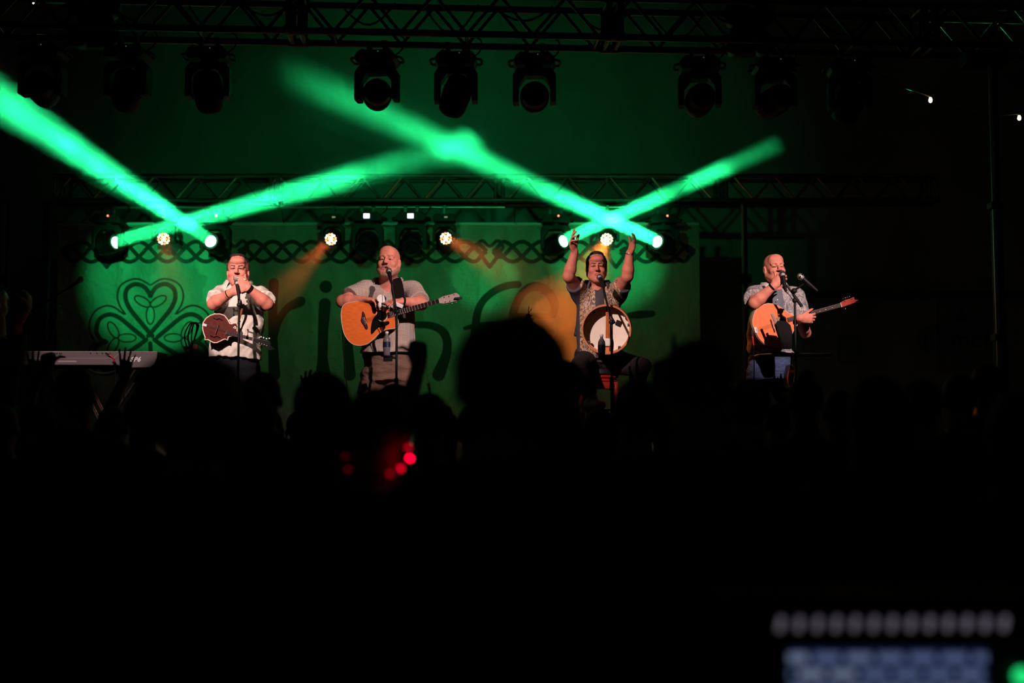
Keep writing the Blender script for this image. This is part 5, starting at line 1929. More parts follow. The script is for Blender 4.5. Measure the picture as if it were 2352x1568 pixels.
def bottle(label, base, h=0.19):
    t = thing('water_bottle', label, 'bottle', base, 'water bottles on the stands')
    k = h / 0.19
    MB().lathe([(0.0, 0.001), (0.024 * k, 0.001), (0.027 * k, 0.01 * k), (0.026 * k, 0.03 * k), (0.0285 * k, 0.06 * k), (0.0285 * k, 0.115 * k), (0.026 * k, 0.135 * k), (0.012 * k, 0.16 * k), (0.011 * k, 0.175 * k)], base, n=18)\
        .build('bottle_body', M('water'), t, smooth=True)
    MB().lathe([(0.0292 * k, 0.068 * k), (0.0292 * k, 0.108 * k)], base, n=18).build('label', M('bottle_label'), t, smooth=True)
    MB().lathe([(0.0135 * k, 0.172 * k), (0.0135 * k, 0.188 * k), (0, 0.190 * k)], base, n=14).build('cap', M('white_plastic'), t, smooth=True)
    return t


bottle('clear water bottle with a blue label on the guitarist\'s stand', at(888, 818, Y2))
Y3 = 9.28
s_ = mic_stand('microphone stand with angled boom in front of the frame drum', at(1404, 740, Y3), xof(1405, Y3), Y3, (at(1405, 742, Y3), at(1384, 652, Y3 + 0.28)))
MB().tube(at(1402, 728, Y3 + 0.02), at(1410, 742, Y3), 0.015, n=8).build('boom_weight', M('black_plastic'), s_)
MB().path(spline([at(1383, 650, Y3 + 0.28), at(1388, 680, Y3 + 0.2), at(1400, 720, Y3 + 0.03), at(1403, 760, Y3 - 0.015), at(1409, 790, Y3 - 0.02), at(1404, 830, Y3 - 0.015)], 6), 0.003, 5).build('cord', M('black_rubber'), s_, smooth=True)
MB().lathe([(0.0, 0), (0.05, 0), (0.05, 0.012), (0.045, 0.012), (0.045, 0.004), (0, 0.004)], at(1383, 826, Y3), n=18).build('holder_tray', M('black_plastic'), s_, smooth=True)
MB().tube(at(1383, 826, Y3), at(1405, 826, Y3), 0.008, n=8).build('holder_arm', M('black_plastic'), s_)
microphone('silver-headed microphone at the seated drummer\'s mouth', at(1377, 636, Y3 + 0.37), at(1385, 654, Y3 + 0.27))
bottle('clear water bottle with a blue label in front of the frame drum', at(1382, 825, Y3), 0.185)

Y4 = 9.45
s_ = mic_stand('microphone stand with two arms, pouch and tray before the man in jeans', at(1826, 690, Y4), xof(1827, Y4), Y4, (at(1842, 702, Y4), at(1806, 654, Y4 + 0.03)))
MB().tube(at(1822, 668, Y4), at(1852, 648, Y4 - 0.05), 0.008, n=8).build('arm', M('black_plastic'), s_, smooth=True)
MB().tube(at(1822, 676, Y4), at(1842, 704, Y4), 0.012, n=8).build('counter_tube', M('black_plastic'), s_, smooth=True)
MB().ball(at(1824, 668, Y4), 0.022, 10).build('swivel', M('black_plastic'), s_, smooth=True)
pch = flat_part('pouch', Q4([(560, 850), (590, 810), (680, 820), (720, 860), (740, 930), (735, 1110), (650, 1110), (625, 1060)]), Y4 + 0.04, 0.06, M('black_rubber'), s_, bevel=0.008)
for a, b in (((522, 738), (570, 850)), ((582, 780), (604, 850))):
    strip('pouch_stick', Q4([a])[0], Q4([b])[0], 4.5, 4.5, Y4 + 0.06, 0.016, M('dark_metal'), pch)
microphone('chrome-banded microphone clipped to the spare arm above the octave mandolin', at(1838, 634, Y4 - 0.05), at(1852, 646, Y4 - 0.06))
microphone('black microphone in the one-handed harmonica player\'s fist', at(1797, 628, 9.66), at(1803, 656, 9.6))
MB().path(spline([at(1803, 655, 9.6), at(1804, 668, 9.55), at(1812, 676, 9.5), at(1822, 690, Y4 - 0.01)], 5), 0.003, 5).build('cord', M('black_rubber'), s_, smooth=True)
tr = thing('accessory_tray', 'flat black accessory tray with a chrome edge clamped across the stand', 'tray', at(1825, 815, Y4), None)
MB().box((at(1825, 815, Y4).x, Y4 + 0.05, at(1825, 815, Y4).z), (0.56, 0.16, 0.012)).build('board', M('black_plastic'), tr, bevel=0.003)
MB().tube(at(1741, 816, Y4 - 0.03), at(1772, 814, Y4 - 0.03), 0.009, n=10).build('chrome_edge', M('chrome'), tr, smooth=True)
MB().tube(at(1838, 812, Y4 - 0.03), at(1905, 812, Y4 - 0.03), 0.005, n=8).build('front_rail', M('dark_metal'), tr, smooth=True)
# small instrument hanging edge-on below the tray
hg = thing('hanging_mandolin', 'small orange-sided mandolin with pale binding hanging edge-on below the tray', 'mandolin', at(1817, 885, 9.62))
h_out = Q4([(722, 1270), (738, 1310), (750, 1370), (750, 1430), (740, 1490), (725, 1530), (705, 1500), (695, 1450), (697, 1390), (710, 1330)])
flat_part('body', h_out, 9.62, 0.18, M('cedar_orange'), hg, smooth_n=3, bevel=0.003)
edge_line('binding', Q4([(722, 1270), (742, 1320), (751, 1400), (738, 1492)]), 9.618, 0.003, M('binding'), hg, 4, False)
edge_line('binding', Q4([(718, 1290), (703, 1360), (696, 1450)]), 9.618, 0.003, M('binding'), hg, 4, False)
MB().tube(at(1817, 838, 9.66), at(1818, 818, 9.60), 0.006, n=8).build('hook', M('grey_metal'), hg)

# keyboard, its stand and cable
YK = 10.25
kb = thing('stage_piano', 'long grey stage piano on a stand, lettered SP6 on its back', 'keyboard', at(175, 846, YK))
k_out = [(-20, 807), (362, 807.5), (360, 822), (354, 836), (346, 843.5), (282, 844), (272, 838), (-20, 837)]
flat_part('case', k_out, YK, 0.30, M('key_panel'), kb, bevel=0.004)
MB().tube(at(-20, 807, YK), at(361, 807.5, YK), 0.003, n=6).build('top_edge', M('key_edge'), kb)
edge_line('panel_line', [(-20, 822.5), (240, 822.5), (262, 820), (272, 813), (278, 808)], YK - 0.001, 0.0022, M('key_edge'), kb, 4, False)
for q in (208, 223, 235, 253, 121, 131, 137, 141):
    disc_part('socket', (q, 811 if q > 150 else 812), 1.8, YK - 0.0005, M('chrome' if q > 150 else 'black_plastic'), kb, 0.002, 8)
strip('slot', (133, 829.5), (176, 829.5), 3.5, 3.5, YK - 0.001, 0.002, M('grey_plastic'), kb)
text_obj('lettering', 'SP6', at(299, 830, YK - 0.003), 0.052, M('print_white'), kb, shear=0.32, offset=0.0022, spacing=1.1)
text_obj('lettering', 'KURZWEIL', at(-14, 827, YK - 0.003), 0.030, M('print_white'), kb, spacing=1.55)
MB().box((at(165, 840, YK).x, YK + 0.15, at(165, 841, YK).z), (0.85, 0.05, 0.03)).build('support_bar', M('black_plastic'), kb)
kx = at(225, 845, YK)
for ix, ez in ((at(310, 845, YK).x, at(165, 0, YK).x), (at(165, 845, YK).x, at(310, 0, YK).x)):
    for yy in (0.05, 0.25):
        MB().tube((ix, YK + yy, kx.z), (ez, YK + yy, STAGE_Z + 0.015), 0.016, n=8).build('stand_leg', M('black_plastic'), kb, smooth=True)
MB().path(spline([at(198, 845, YK + 0.1), at(220, 855, YK), at(245, 857, YK), at(276, 848, YK + 0.05)], 5), 0.009, 6).build('sling', M('black_rubber'), kb, smooth=True)
rc = thing('red_cable', 'red cable with a chrome plug in the back of the stage piano', 'cable', at(262, 832, YK - 0.03))
MB().tube(at(243, 811, YK - 0.001), at(251, 815, YK - 0.03), 0.008, n=8).build('plug', M('chrome'), rc, smooth=True)
MB().path(spline([at(251, 815, YK - 0.03), at(258, 820, YK - 0.03), at(263, 832, YK - 0.02)], 6), 0.006, 8).build('cord', M('cable_red'), rc, smooth=True)
MB().path(spline([at(263, 832, YK - 0.02), at(265, 860, YK), at(265, 900, YK), Vector((at(265, 900, YK).x, YK, STAGE_Z))], 4), 0.004, 6).build('hanging_cord', M('black_rubber'), rc, smooth=True)

YB = 10.72
s_ = mic_stand('microphone stand with a long boom over the stage piano', at(66, 722, YB), xof(66, YB), YB, (at(20, 745, YB), at(172, 652, YB - 0.05)))
microphone('silver-headed microphone on the long boom over the stage piano', at(186, 641, YB - 0.08), at(170, 653, YB - 0.05))

# cable coil on a stand behind the mandolin player, spare guitar on its stand
YC = 10.7
cs_ = thing('instrument_stand', 'dark stand hung with coiled cables and red plugs beside the mandolin player', 'stand', Vector((xof(440, YC), YC, STAGE_Z)))
MB().tube((xof(440, YC), YC, STAGE_Z), at(440, 790, YC), 0.012, n=8).build('post', M('black_plastic'), cs_)
for k in range(3):
    MB().path(spline([at(430 + 6 * k, 800, YC - 0.02), at(424 + 8 * k, 770, YC - 0.02), at(438 + 4 * k, 742, YC), at(452 + 2 * k, 748, YC), at(446, 780, YC), at(440, 798, YC)], 6), 0.006, 6).build('cable_coil', M('black_rubber'), cs_, smooth=True)
MB().path(spline([at(450, 745, YC), at(458, 741, 10.2), at(466, 742, YM + 0.03)], 6), 0.004, 6).build('cable_lead', M('black_rubber'), cs_, smooth=True)
MB().box(at(430, 799, YC - 0.03), (0.05, 0.03, 0.03)).build('plug', M('cable_red'), cs_, bevel=0.006)
MB().box(at(450, 797, YC - 0.03), (0.035, 0.03, 0.045)).build('plug', M('cable_red'), cs_, bevel=0.006)
for k in range(3):
    a = 2 * PI * k / 3
    MB().tube((xof(440, YC), YC, STAGE_Z + 0.15), (xof(440, YC) + 0.25 * math.cos(a), YC + 0.25 * math.sin(a), STAGE_Z + 0.01), 0.009, n=8).build('leg', M('black_plastic'), cs_)

YS = 11.2
sg = thing('spare_guitar', 'dark guitar on a floor stand with its headstock against the orange smoke', 'guitar', Vector((xof(1224, YS), YS, STAGE_Z)))
strip('neck', (1217, 745), (1226, 830), 8, 10, YS, 0.02, M('rosewood'), sg)
flat_part('headstock', [(1207, 722), (1217, 720), (1222, 735), (1222, 748), (1213, 748), (1206, 735)], YS - 0.005, 0.02, M('black_gloss'), sg, bevel=0.002)
for q in ((1204, 728), (1205, 737), (1208, 745), (1221, 724), (1224, 733), (1225, 742)):
    MB().ball(at(*q, YS), 0.008, 8).build('tuner_button', M('chrome' if q[0] > 1220 else 'black_gloss'), sg, smooth=True)
strip('capo', (1213, 722), (1215, 703), 2.0, 1.6, YS - 0.01, 0.02, M('black_plastic'), sg)
strip('capo', (1215, 718), (1221, 709), 1.8, 1.6, YS - 0.01, 0.02, M('black_plastic'), sg)
gb = [(1226 + 46 * math.cos(t) * (1 - 0.18 * math.sin(t)), 880 + 60 * math.sin(t)) for t in np.linspace(0, 2 * PI, 24, endpoint=False)]
flat_part('body', gb, YS - 0.02, 0.09, M('side_wood'), sg, bevel=0.005)
zb = at(1226, 938, YS).z
MB().box((xof(1226, YS), YS + 0.02, zb - 0.02), (0.3, 0.16, 0.03)).build('stand_cradle', M('black_plastic'), sg)
for ix in (-1, 1):
    MB().tube((xof(1226, YS) + ix * 0.12, YS + 0.02, zb - 0.02), (xof(1226, YS) + ix * 0.22, YS - 0.05, STAGE_Z), 0.012, n=8).build('stand_leg', M('black_plastic'), sg)

# keyboard player, half out of the picture
p5 = person_root('dimly lit keyboard player behind the long boom microphone', xof(-8, 10.9), 10.9)
x5 = p5.location.x
f = Field((x5 - 0.34, 10.3, 1.95), (x5 + 0.55, 11.2, 3.12), 0.008)
fr5 = Frame(at(-4, 700, 10.85), (0.5, -1, 0), (0, 0, 1), 1.0)
head(f, fr5, hair=(0.085, 0.006), eyes='closed')
f.cone(fr5.p(0, -0.02, -0.06), (x5, 10.92, 2.42), 0.058, 0.075, 0.03)
f.loft([(2.0, x5, 10.92, 0.15, 0.11), (2.3, x5, 10.92, 0.17, 0.12), (2.44, x5, 10.93, 0.12, 0.09)], 0.05)
sh5, el5 = Vector((x5 + 0.19, 10.9, 2.38)), at(38, 745, 10.6)
arm(f, sh5, el5, at(66, 705, 10.5))
hand(f, at(66, 705, 10.5), (0.05, -0.1, 1), (-1, 0, 0), 1, (30, 40, 30))
f.mesh('body', body_mats('skin_tan', 'hair_black'), p5)
f = Field((x5 - 0.34, 10.6, 1.75), (x5 + 0.4, 11.25, 2.56), 0.01)
f.loft([(1.85, x5, 10.92, 0.18, 0.14), (2.2, x5, 10.92, 0.19, 0.145), (2.38, x5, 10.92, 0.17, 0.12), (2.47, x5, 10.93, 0.08, 0.075)], 0.03)
sleeve(f, sh5, el5, 0.7, 0.078, 0.07, 0.05)
f.mesh('shirt', [M('navy_cloth')], p5)
standing_legs(p5, x5, 10.93, 'navy_cloth', 1.80)
# ------------------------------------------------------------------ masts, cables and bulbs
def mast(label, px, y, z1, m_face, w=0.045, joints=()):
    x = xof(px, y)
    t = thing('crank_mast', label, 'mast', (x, y, 0), 'truss support masts')
    z0 = 0.0 if y < 8.38 or abs(x) > 6.7 or y > 15.8 else STAGE_Z
    t.location.z = z0
    zz = [z0] + [j for j in joints] + [z1]
    for k in range(len(zz) - 1):
        wk = w * (1.5 - 0.25 * k)
        MB().box((x + 0.03, y + 0.03, (zz[k] + zz[k + 1]) / 2), (wk, wk, zz[k + 1] - zz[k])).build('mast_section', M('black_plastic'), t, bevel=0.004)
        MB().box((x, y - wk * 0.5 + 0.02, (zz[k] + zz[k + 1]) / 2), (0.028 - 0.003 * k, 0.012, zz[k + 1] - zz[k] - 0.04)).build('face_rail', M(m_face), t, bevel=0.003)
    for j in joints:
        MB().box((x + 0.015, y + 0.01, j), (w * 1.7, w * 1.9, 0.05)).build('collar', M('black_plastic'), t, bevel=0.006)
    for a in range(4):
        an = PI / 4 + a * PI / 2
        MB().tube((x, y, z0 + 0.1), (x + 0.32 * math.cos(an), y + 0.32 * math.sin(an), z0 + 0.02), 0.018, n=8).build('outrigger', M('black_plastic'), t)
    return t


mt_ = mast('tall aluminium crank mast holding up the front truss end', 2291, 8.62, FZ - 0.28, 'truss_alu', 0.05, (at(0, 775, 8.62).z, at(0, 472, 8.62).z))
MB().box((mt_.location.x, 8.72, FZ - 0.22), (0.30, 0.16, 0.10)).build('truss_fork', M('black_plastic'), mt_, bevel=0.01)
for a, b in ((1709, 'slim metal mast under the rear truss, past the frame drum'), (3, 'slim metal mast at the dark edge beyond the stage piano'), (94, 'black mast rising behind the stage piano to the rear truss')):
    mm = mast(b, a, 14.0 if a != 94 else 13.9, BZ - 0.12, 'truss_alu' if a != 94 else 'black_plastic', 0.04, (at(0, 640, 14).z,) if a != 94 else ())
    if a != 94:
        MB().box(at(a, 640, 13.95), (0.16, 0.1, 0.1)).build('winch', M('black_plastic'), mm, bevel=0.01)

sl_pts = [at(1985, 150, 9.5), at(2065, 196, 10.2), at(2137, 222, 11.0), at(2240, 262, 11.6), at(2341, 262, 12.0), at(2480, 250, 12.4)]
tag(MB().path(spline(sl_pts, 6), 0.006, 6).build('string_light_cable', M('black_rubber'), smooth=True), 'thin dark cable of the string lights slung past the front truss end', 'cable')
tag(MB().path(spline([at(-60, -40, 9.0), at(30, -14, 9.2), at(80, -8, 9.4), at(160, -30, 9.6)], 6), 0.006, 6).build('string_light_cable', M('black_rubber'), smooth=True),
    'thin dark cable of the string lights over the blinder lamps by the keyboard', 'cable')
for px, py, y, lab in ((80, 4, 9.4, 'warm glowing string-light bulb above the front truss over the keyboard'), (2137, 227, 11.0, 'warm glowing string-light bulb on the cable beside the front truss end'),
                       (2341, 268, 12.0, 'warm glowing string-light bulb beyond the tall crank mast')):
    p = at(px, py, y)
    t = thing('string_light_bulb', lab, 'light bulb', p, 'string light bulbs')
    MB().lathe([(0, -0.035), (0.012, -0.028), (0.016, -0.012), (0.010, 0.008), (0.008, 0.012)], p, n=12).build('glass', M('bulb'), t, smooth=True)
    MB().lathe([(0.009, 0.010), (0.010, 0.035), (0.0, 0.036)], p, n=10).build('socket', M('black_rubber'), t, smooth=True)

# dim notices on the tent wall
YW = WALL_Y - 0.12
nb = thing('wall_banner', 'dim pale banner with a shamrock and the letters mer on the tent wall', 'banner', at(2215, 850, YW))
flat_part('cloth', [(2160, 690), (2268, 690), (2268, 850), (2160, 850)], YW, 0.15, M('poster_grey'), nb)
text_obj('lettering', 'mer', at(2183, 798, YW - 0.006), 0.36, M('poster_dark'), nb)
for a in (90, 210, 330):
    c = (2208 + 9 * math.cos(math.radians(a)), 727 - 9 * math.sin(math.radians(a)))
    disc_part('shamrock_leaf', c, 13, YW - 0.001, M('poster_dark'), nb, 0.004, 14)
nt_ = thing('notice_board', 'round dim emblem with a cross on the tent wall', 'sign', at(2126, 810, YW))
disc_part('disc', (2126, 780), 40, YW + 0.15, M('poster_grey'), nt_, 0.16, 28)
strip('cross', (2126, 765), (2126, 797), 5, 5, YW - 0.014, 0.004, M('poster_dark'), nt_)
strip('cross', (2113, 776), (2139, 776), 5, 5, YW - 0.014, 0.004, M('poster_dark'), nt_)
tag(flat_part('poster', [(1930, 777), (1968, 777), (1968, 830), (1930, 830)], YW, 0.15, M('poster_grey'), None), 'plain dim rectangular poster on the tent wall', 'poster')

# ------------------------------------------------------------------ the audience, seen from behind
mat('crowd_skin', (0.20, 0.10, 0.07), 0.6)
mat('crowd_hair', (0.012, 0.009, 0.008), 0.7)
mat('crowd_shirt', (0.014, 0.014, 0.016), 0.95)
mat('crowd_trousers', (0.010, 0.010, 0.012), 0.95)
CM = [M('crowd_skin'), M('crowd_hair'), M('crowd_shirt'), M('crowd_trousers')]


def spectator(label, px, top, d, style='short', raise_=(), turn=0.0, wide=1.0, hs=1.0):
    """A standing spectator facing the stage; top is the pixel row of the crown, d the distance from the camera.
    raise_: list of (wrist pixel, fingertip-direction pixel, distance offset, gesture)."""
    T = at(px, top, d)
    Hh = T.z
    x, y = T.x, d
    t = thing('person', label, 'person', (x, y, 0), 'spectators watching the stage')
    hz = Hh - 0.125 * hs
    h = 0.011 if not raise_ else 0.0085
    zs = Hh - 0.34
    mxz = Hh + 0.08
    xr = 0.36 * wide
    xl = -xr
    yl, yh = -0.3, 0.35
    for (wp, fp, dy, g) in raise_:
        W_ = at(wp[0], wp[1], d + dy)
        F_ = at(fp[0], fp[1], d + dy)
        mxz = max(mxz, F_.z + 0.12)
        xr = max(xr, W_.x - x + 0.16, F_.x - x + 0.14)
        xl = min(xl, W_.x - x - 0.16, F_.x - x - 0.14)
        yh = max(yh, dy + 0.2)
        yl = min(yl, dy - 0.2)
    f = Field((x + xl, y + yl, 0.0), (x + xr, y + yh, mxz), h)
    fw = Vector((turn, 1, 0)).normalized()
    fr = Frame((x, y, hz), fw, (0, 0, 1), hs)
    f.ell(fr.p(0, -0.012, 0.035), (0.076 * hs, 0.094 * hs, 0.083 * hs), fr.ax(), 0.01, 0)
    f.ell(fr.p(0, 0.03, -0.03), (0.062 * hs, 0.06 * hs, 0.085 * hs), fr.ax(), 0.03, 0)
    f.cone(fr.p(0, 0.09, 0.0), fr.p(0, 0.112, -0.03), 0.009, 0.012, 0.012, 0)
    for sx in (-1, 1):
        f.ell(fr.p(sx * 0.08, -0.006, -0.006), (0.009, 0.02, 0.03), fr.ax(), 0.006, 0)
    f.cone(fr.p(0, -0.02, -0.07), (x, y, Hh - 0.30), 0.056, 0.066, 0.03, 0)
    if style == 'short':
        f.ell(fr.p(0, -0.028, 0.045), (0.080 * hs, 0.092 * hs, 0.086 * hs), fr.ax(), 0.006, 1)
    elif style == 'long':
        f.ell(fr.p(0, -0.03, 0.04), (0.090 * hs, 0.10 * hs, 0.09 * hs), fr.ax(), 0.01, 1)
        f.cone(fr.p(0, -0.05, 0.0), fr.p(0, -0.075, -0.25), 0.092 * hs, 0.105 * hs, 0.04, 1, flat=(fr.F, 0.6))
    elif style == 'curly':
        f.ell(fr.p(0, -0.03, 0.02), (0.118 * hs, 0.12 * hs, 0.118 * hs), fr.ax(), 0.02, 1)
        for k in range(26):
            v = rng.normal(size=3)
            v /= np.linalg.norm(v)
            if v[1] > 0.4:
                v[1] = -v[1]
            f.ell(fr.p(0.104 * v[0], -0.03 + 0.105 * v[1], 0.015 + 0.105 * v[2]), (0.03, 0.03, 0.03), None, 0.02, 1)
    elif style == 'bun':
        f.ell(fr.p(0, -0.028, 0.042), (0.081 * hs, 0.094 * hs, 0.086 * hs), fr.ax(), 0.006, 1)
        f.ell(fr.p(0, -0.06, 0.125), (0.04, 0.04, 0.036), None, 0.012, 1)
    elif style == 'cap':
        f.ell(fr.p(0, -0.01, 0.055), (0.086 * hs, 0.10 * hs, 0.08 * hs), fr.ax(), 0.004, 2)
        f.ell(fr.p(0, 0.12, 0.045), (0.07, 0.07, 0.008), fr.ax(), 0.006, 2)
    wd = wide
    f.loft([(Hh * 0.50, x, y, 0.16 * wd, 0.12 * wd), (Hh * 0.62, x, y, 0.155 * wd, 0.115 * wd), (zs - 0.12, x, y, 0.185 * wd, 0.12 * wd), (zs - 0.01, x, y, 0.17 * wd, 0.10), (zs + 0.06, x, y, 0.075, 0.07)], 0.04, 2)
    shs = [Vector((x + sx * 0.175 * wd, y, zs - 0.04)) for sx in (-1, 1)]
    used = set()
    for (wp, fp, dy, g) in raise_:
        W_ = at(wp[0], wp[1], d + dy)
        F_ = at(fp[0], fp[1], d + dy)
        side = 0 if W_.x < x else 1
        if side in used:
            side = 1 - side
        used.add(side)
        S_ = shs[side]
        mid = (S_ + W_) / 2
        gap = max(0.0, 0.27 ** 2 - ((W_ - S_).length / 2) ** 2) ** 0.5
        E_ = mid + Vector(((-1, 1)[side] * 0.6, 0.3, -0.7)).normalized() * gap
        f.cone((x, y, zs), S_, 0.07, 0.068, 0.03, 2)
        f.cone(S_, E_, 0.06, 0.045, 0.02, 2)
        f.cone(E_, W_, 0.044, 0.028, 0.015, 0)
        dirv = F_ - W_
        th = -1 if side == 0 else 1
        if g == 'open':
            hand(f, W_, dirv, (0, 1, 0), -th, (6, 8, 6), 10, (40, 5), 1.0)
        elif g == 'crook':
            hand(f, W_, dirv, (0, 1, 0), -th, (22, 45, 35), 9, (45, 5), 1.1)
        elif g == 'fist':
            hand(f, W_, dirv, (0, 1, 0), -th, (75, 80, 50), 2, (20, 40), 1.0)
        else:      # pointing up with the forefinger
            hand(f, W_, dirv, (0, 1, 0), -th, (20, 20, 20), 3, (25, 40), 1.05, per=((0, 2, 2), (75, 85, 50), (78, 85, 50), (80, 85, 50)))
    for side in (0, 1):
        if side in used:
            continue
        sx = (-1, 1)[side]
        S_ = shs[side]
        E_ = Vector((S_.x + sx * 0.05, y + 0.02, S_.z - 0.29))
        W_ = Vector((S_.x + sx * 0.03, y + 0.08, E_.z - 0.25))
        f.cone((x, y, zs), S_, 0.07, 0.068, 0.03, 2)
        f.cone(S_, E_, 0.058, 0.046, 0.02, 2)
        f.cone(E_, W_, 0.043, 0.028, 0.015, 0)
        hand(f, W_, (0, 0.1, -1), (-sx, 0, 0), sx, (20, 25, 20), 3, (20, 15), 1.0)
    for sx in (-1, 1):
        hip = Vector((x + sx * 0.085 * wd, y, Hh * 0.51))
        kn = Vector((x + sx * 0.095, y + 0.02, Hh * 0.27))
        an = Vector((x + sx * 0.10, y, 0.08))
        f.cone(hip, kn, 0.095 * wd, 0.064, 0.03, 3)
        f.cone(kn, an, 0.064, 0.045, 0.02, 3)
        f.cone(Vector((an.x, y - 0.03, 0.045)), Vector((an.x + sx * 0.02, y + 0.15, 0.038)), 0.042, 0.036, 0.02, 3)
    o = f.mesh('body', CM, t, 1)
    return t


spectator('silhouetted spectator with bushy hair blocking the foot of the letter f', 1165, 741, 2.55, 'curly', wide=1.08, hs=0.92)
spectator('silhouetted spectator with wide curly hair in front of the mandolin player\'s legs', 440, 816, 2.9, 'curly', wide=1.05, hs=1.0)
spectator('silhouetted spectator raising an open hand against the stage piano', 262, 935, 7.2, 'short', [((286, 868), (293, 800), 0.3, 'open')])
spectator('silhouetted spectator with a round short-haired head under the stage piano', 178, 845, 5.4, 'short')
spectator('silhouetted spectator with both arms raised before the keyboard player', 95, 935, 7.0, 'cap', [((82, 872), (80, 800), 0.2, 'open'), ((108, 850), (108, 800), 0.25, 'fist')])
spectator('silhouetted spectator pointing one finger up beside the mandolin head', 618, 940, 7.0, 'short', [((607, 898), (608, 835), 0.3, 'point')])
spectator('silhouetted short-haired spectator under the raised pointing finger by the letter r', 606, 857, 5.7, 'short')
spectator('silhouetted long-haired spectator in front of the letter i', 745, 858, 4.4, 'long')
spectator('silhouetted spectator holding up crooked fingers below the letter i', 690, 945, 7.6, 'short', [((707, 908), (705, 842), 0.2, 'crook')])
led_fan = spectator('silhouetted spectator wearing a red light-up headband below the guitarist', 866, 893, 3.3, 'short', wide=1.05)
spectator('silhouetted spectator in a cap at the guitarist\'s knee', 908, 884, 5.6, 'cap')
spectator('silhouetted spectator thrusting a tall raised forearm beside the guitarist', 985, 905, 5.0, 'short', [((962, 838), (960, 790), 0.15, 'fist')])
spectator('silhouetted spectator with one finger up in front of the letter n', 1022, 945, 6.4, 'bun', [((1003, 960), (1002, 890), 0.1, 'point')])
spectator('silhouetted spectator pressed between the bushy hair and the stool', 1300, 830, 5.3, 'short', hs=0.85)
spectator('silhouetted spectator below the drummer\'s bent knee', 1462, 872, 4.4, 'short')
spectator('silhouetted spectator under the drummer\'s pale shoe', 1376, 940, 6.2, 'short')
spectator('silhouetted broad spectator with one finger raised beyond the frame drum', 1602, 789, 3.1, 'cap', [((1527, 900), (1523, 830), 0.9, 'point')], wide=1.1)
spectator('silhouetted spectator in front of the jeans', 1718, 872, 4.8, 'short')
spectator('silhouetted spectator beside the hanging mandolin', 1846, 868, 5.8, 'bun')
spectator('silhouetted short spectator in the dim gap past the octave mandolin', 1925, 898, 6.6, 'short')
spectator('silhouetted long-haired spectator below the plain poster', 2010, 868, 4.2, 'long')
spectator('silhouetted spectator below the round emblem', 2110, 874, 5.0, 'short')
spectator('silhouetted spectator below the mer banner', 2200, 862, 5.9, 'short')
spectator('silhouetted spectator at the foot of the tall crank mast', 2262, 838, 6.7, 'short')
spectator('silhouetted long-haired spectator beyond the tall crank mast', 2335, 905, 3.6, 'long')
spectator('silhouetted spectator between the stage piano and the mandolin player', 330, 905, 5.9, 'short')
spectator('silhouetted spectator at the mandolin player\'s feet', 560, 880, 3.8, 'long')
spectator('silhouetted long-haired spectator near the stage stool', 1255, 905, 3.8, 'long')

for px, top, d in ((815, 940, 7.4), (1090, 930, 6.0), (1180, 942, 6.6), (1530, 922, 5.9), (1575, 940, 7.2), (1650, 930, 6.4), (1790, 925, 7.0), (455, 945, 7.9), (8, 930, 6.4), (1420, 945, 7.4)):
    spectator('short silhouetted spectator mostly hidden in the packed front rows', px, top, d, 'short')

# light-up headband
hb = thing('headband', 'headband of small glowing red lights on a spectator below the guitarist', 'headband', led_fan.location + Vector((0, 0, 1.55)))
HB = []
for k, (px, py, g) in enumerate(((938, 1028, 0.42), (941, 1053, 5.0), (920, 1076, 1.1), (895, 1088, 0.22), (800, 1078, 0.06), (793, 1048, 0.03))):
    e = ((px - 866) / 78.0)
    p = at(px, py, 3.3 - 0.105 * math.sqrt(max(0.0, 1 - min(1.0, e * e))) - 0.02)
    HB.append(p)
    mat('red_bead_%d' % k, (0.05, 0, 0), 0.4, emit=(1.0, 0.0, 0.025), estr=g * 2.6)
    MB().ball(p, 0.0060, 10).build('bead', M('red_bead_%d' % k), hb, smooth=True)
MB().path(spline([HB[5], HB[4], at(850, 1098, 3.17), HB[3], HB[2], HB[1], HB[0]], 5), 0.003, 6).build('band', M('black_rubber'), hb, smooth=True)

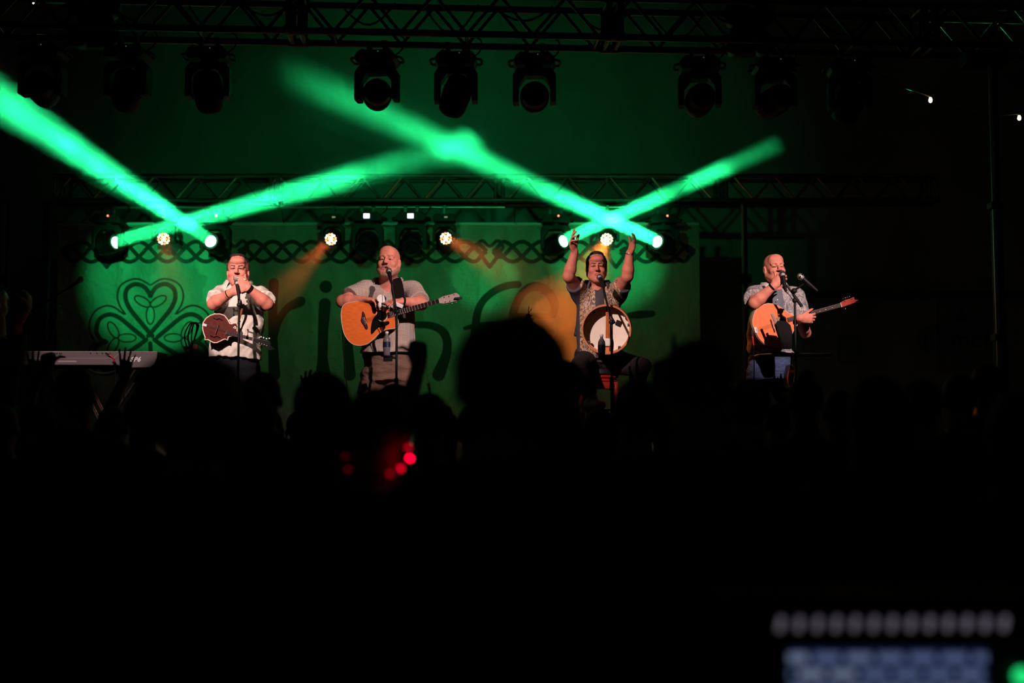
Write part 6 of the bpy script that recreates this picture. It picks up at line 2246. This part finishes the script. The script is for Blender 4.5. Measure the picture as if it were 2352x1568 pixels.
# ------------------------------------------------------------------ lighting console beside the camera
mat('screen_ui', (0.02, 0.02, 0.03), 0.3)
_m = M('screen_ui')
_nt = _m.node_tree
_b = _nt.nodes['Principled BSDF']
_tc = _nt.nodes.new('ShaderNodeTexCoord')
_br = _nt.nodes.new('ShaderNodeTexBrick')
_br.inputs['Scale'].default_value = 9
_br.inputs['Color1'].default_value = (0.16, 0.22, 0.46, 1)
_br.inputs['Color2'].default_value = (0.34, 0.42, 0.62, 1)
_br.inputs['Mortar'].default_value = (0.01, 0.02, 0.07, 1)
_br.inputs['Mortar Size'].default_value = 0.06
_br.inputs['Bias'].default_value = -0.2
_mp = _nt.nodes.new('ShaderNodeMapping')
_mp.inputs['Rotation'].default_value = (PI / 2, 0, 0)
_nt.links.new(_tc.outputs['Object'], _mp.inputs['Vector'])
_nt.links.new(_mp.outputs['Vector'], _br.inputs['Vector'])
_nt.links.new(_br.outputs['Color'], _b.inputs['Emission Color'])
_b.inputs['Emission Strength'].default_value = 0.42
mat('key_lit', (0.1, 0.1, 0.1), 0.5, emit=(0.60, 0.50, 0.68), estr=0.2)
mat('button_green', (0.02, 0.1, 0.04), 0.4, emit=(0.02, 1.0, 0.25), estr=0.9)
YD = 2.2
dk = thing('lighting_console', 'out-of-focus lighting console with a blue screen and a row of pale lit keys', 'console', Vector((0.67, YD + 0.05, 0)))
c0 = at(2060, 1500, YD)
MB().box((c0.x, YD + 0.12, 1.14), (0.56, 0.16, 0.36)).build('screen_housing', M('black_plastic'), dk, bevel=0.01)
MB().box((c0.x, YD - 0.12, 0.98), (0.70, 0.42, 0.08)).build('control_surface', M('black_plastic'), dk, bevel=0.01)
MB().box((c0.x, YD - 0.05, 0.48), (0.74, 0.60, 0.95)).build('flight_case', M('black_plastic'), dk, bevel=0.01)
s0, s1 = at(1822, 1497, YD), at(2288, 1640, YD)
sc_ = MB()
sc_.add([(s0.x - c0.x, 0, s0.z - c0.z), (s1.x - c0.x, 0, s0.z - c0.z), (s1.x - c0.x, 0, s1.z - c0.z), (s0.x - c0.x, 0, s1.z - c0.z)], [(0, 1, 2, 3)])
scr = sc_.build('screen', M('screen_ui'), None)
scr.parent = dk
scr.location = (c0.x - dk.location.x, YD + 0.036 - dk.location.y, c0.z)
for k in range(13):
    px = 1803 + k * 43.5
    p = at(px, 1440 - 0.15 * k, YD)
    MB().box((p.x, YD + 0.035, p.z), (0.0075, 0.012, 0.024), Matrix.Rotation(0.25, 3, 'Y')).build('key', M('key_lit'), dk, bevel=0.002)
MB().lathe([(0.014, 0), (0.014, 0.008), (0, 0.009)], at(2346, 1552, YD + 0.03), (0, -1, 0), n=14).build('green_button', M('button_green'), dk)
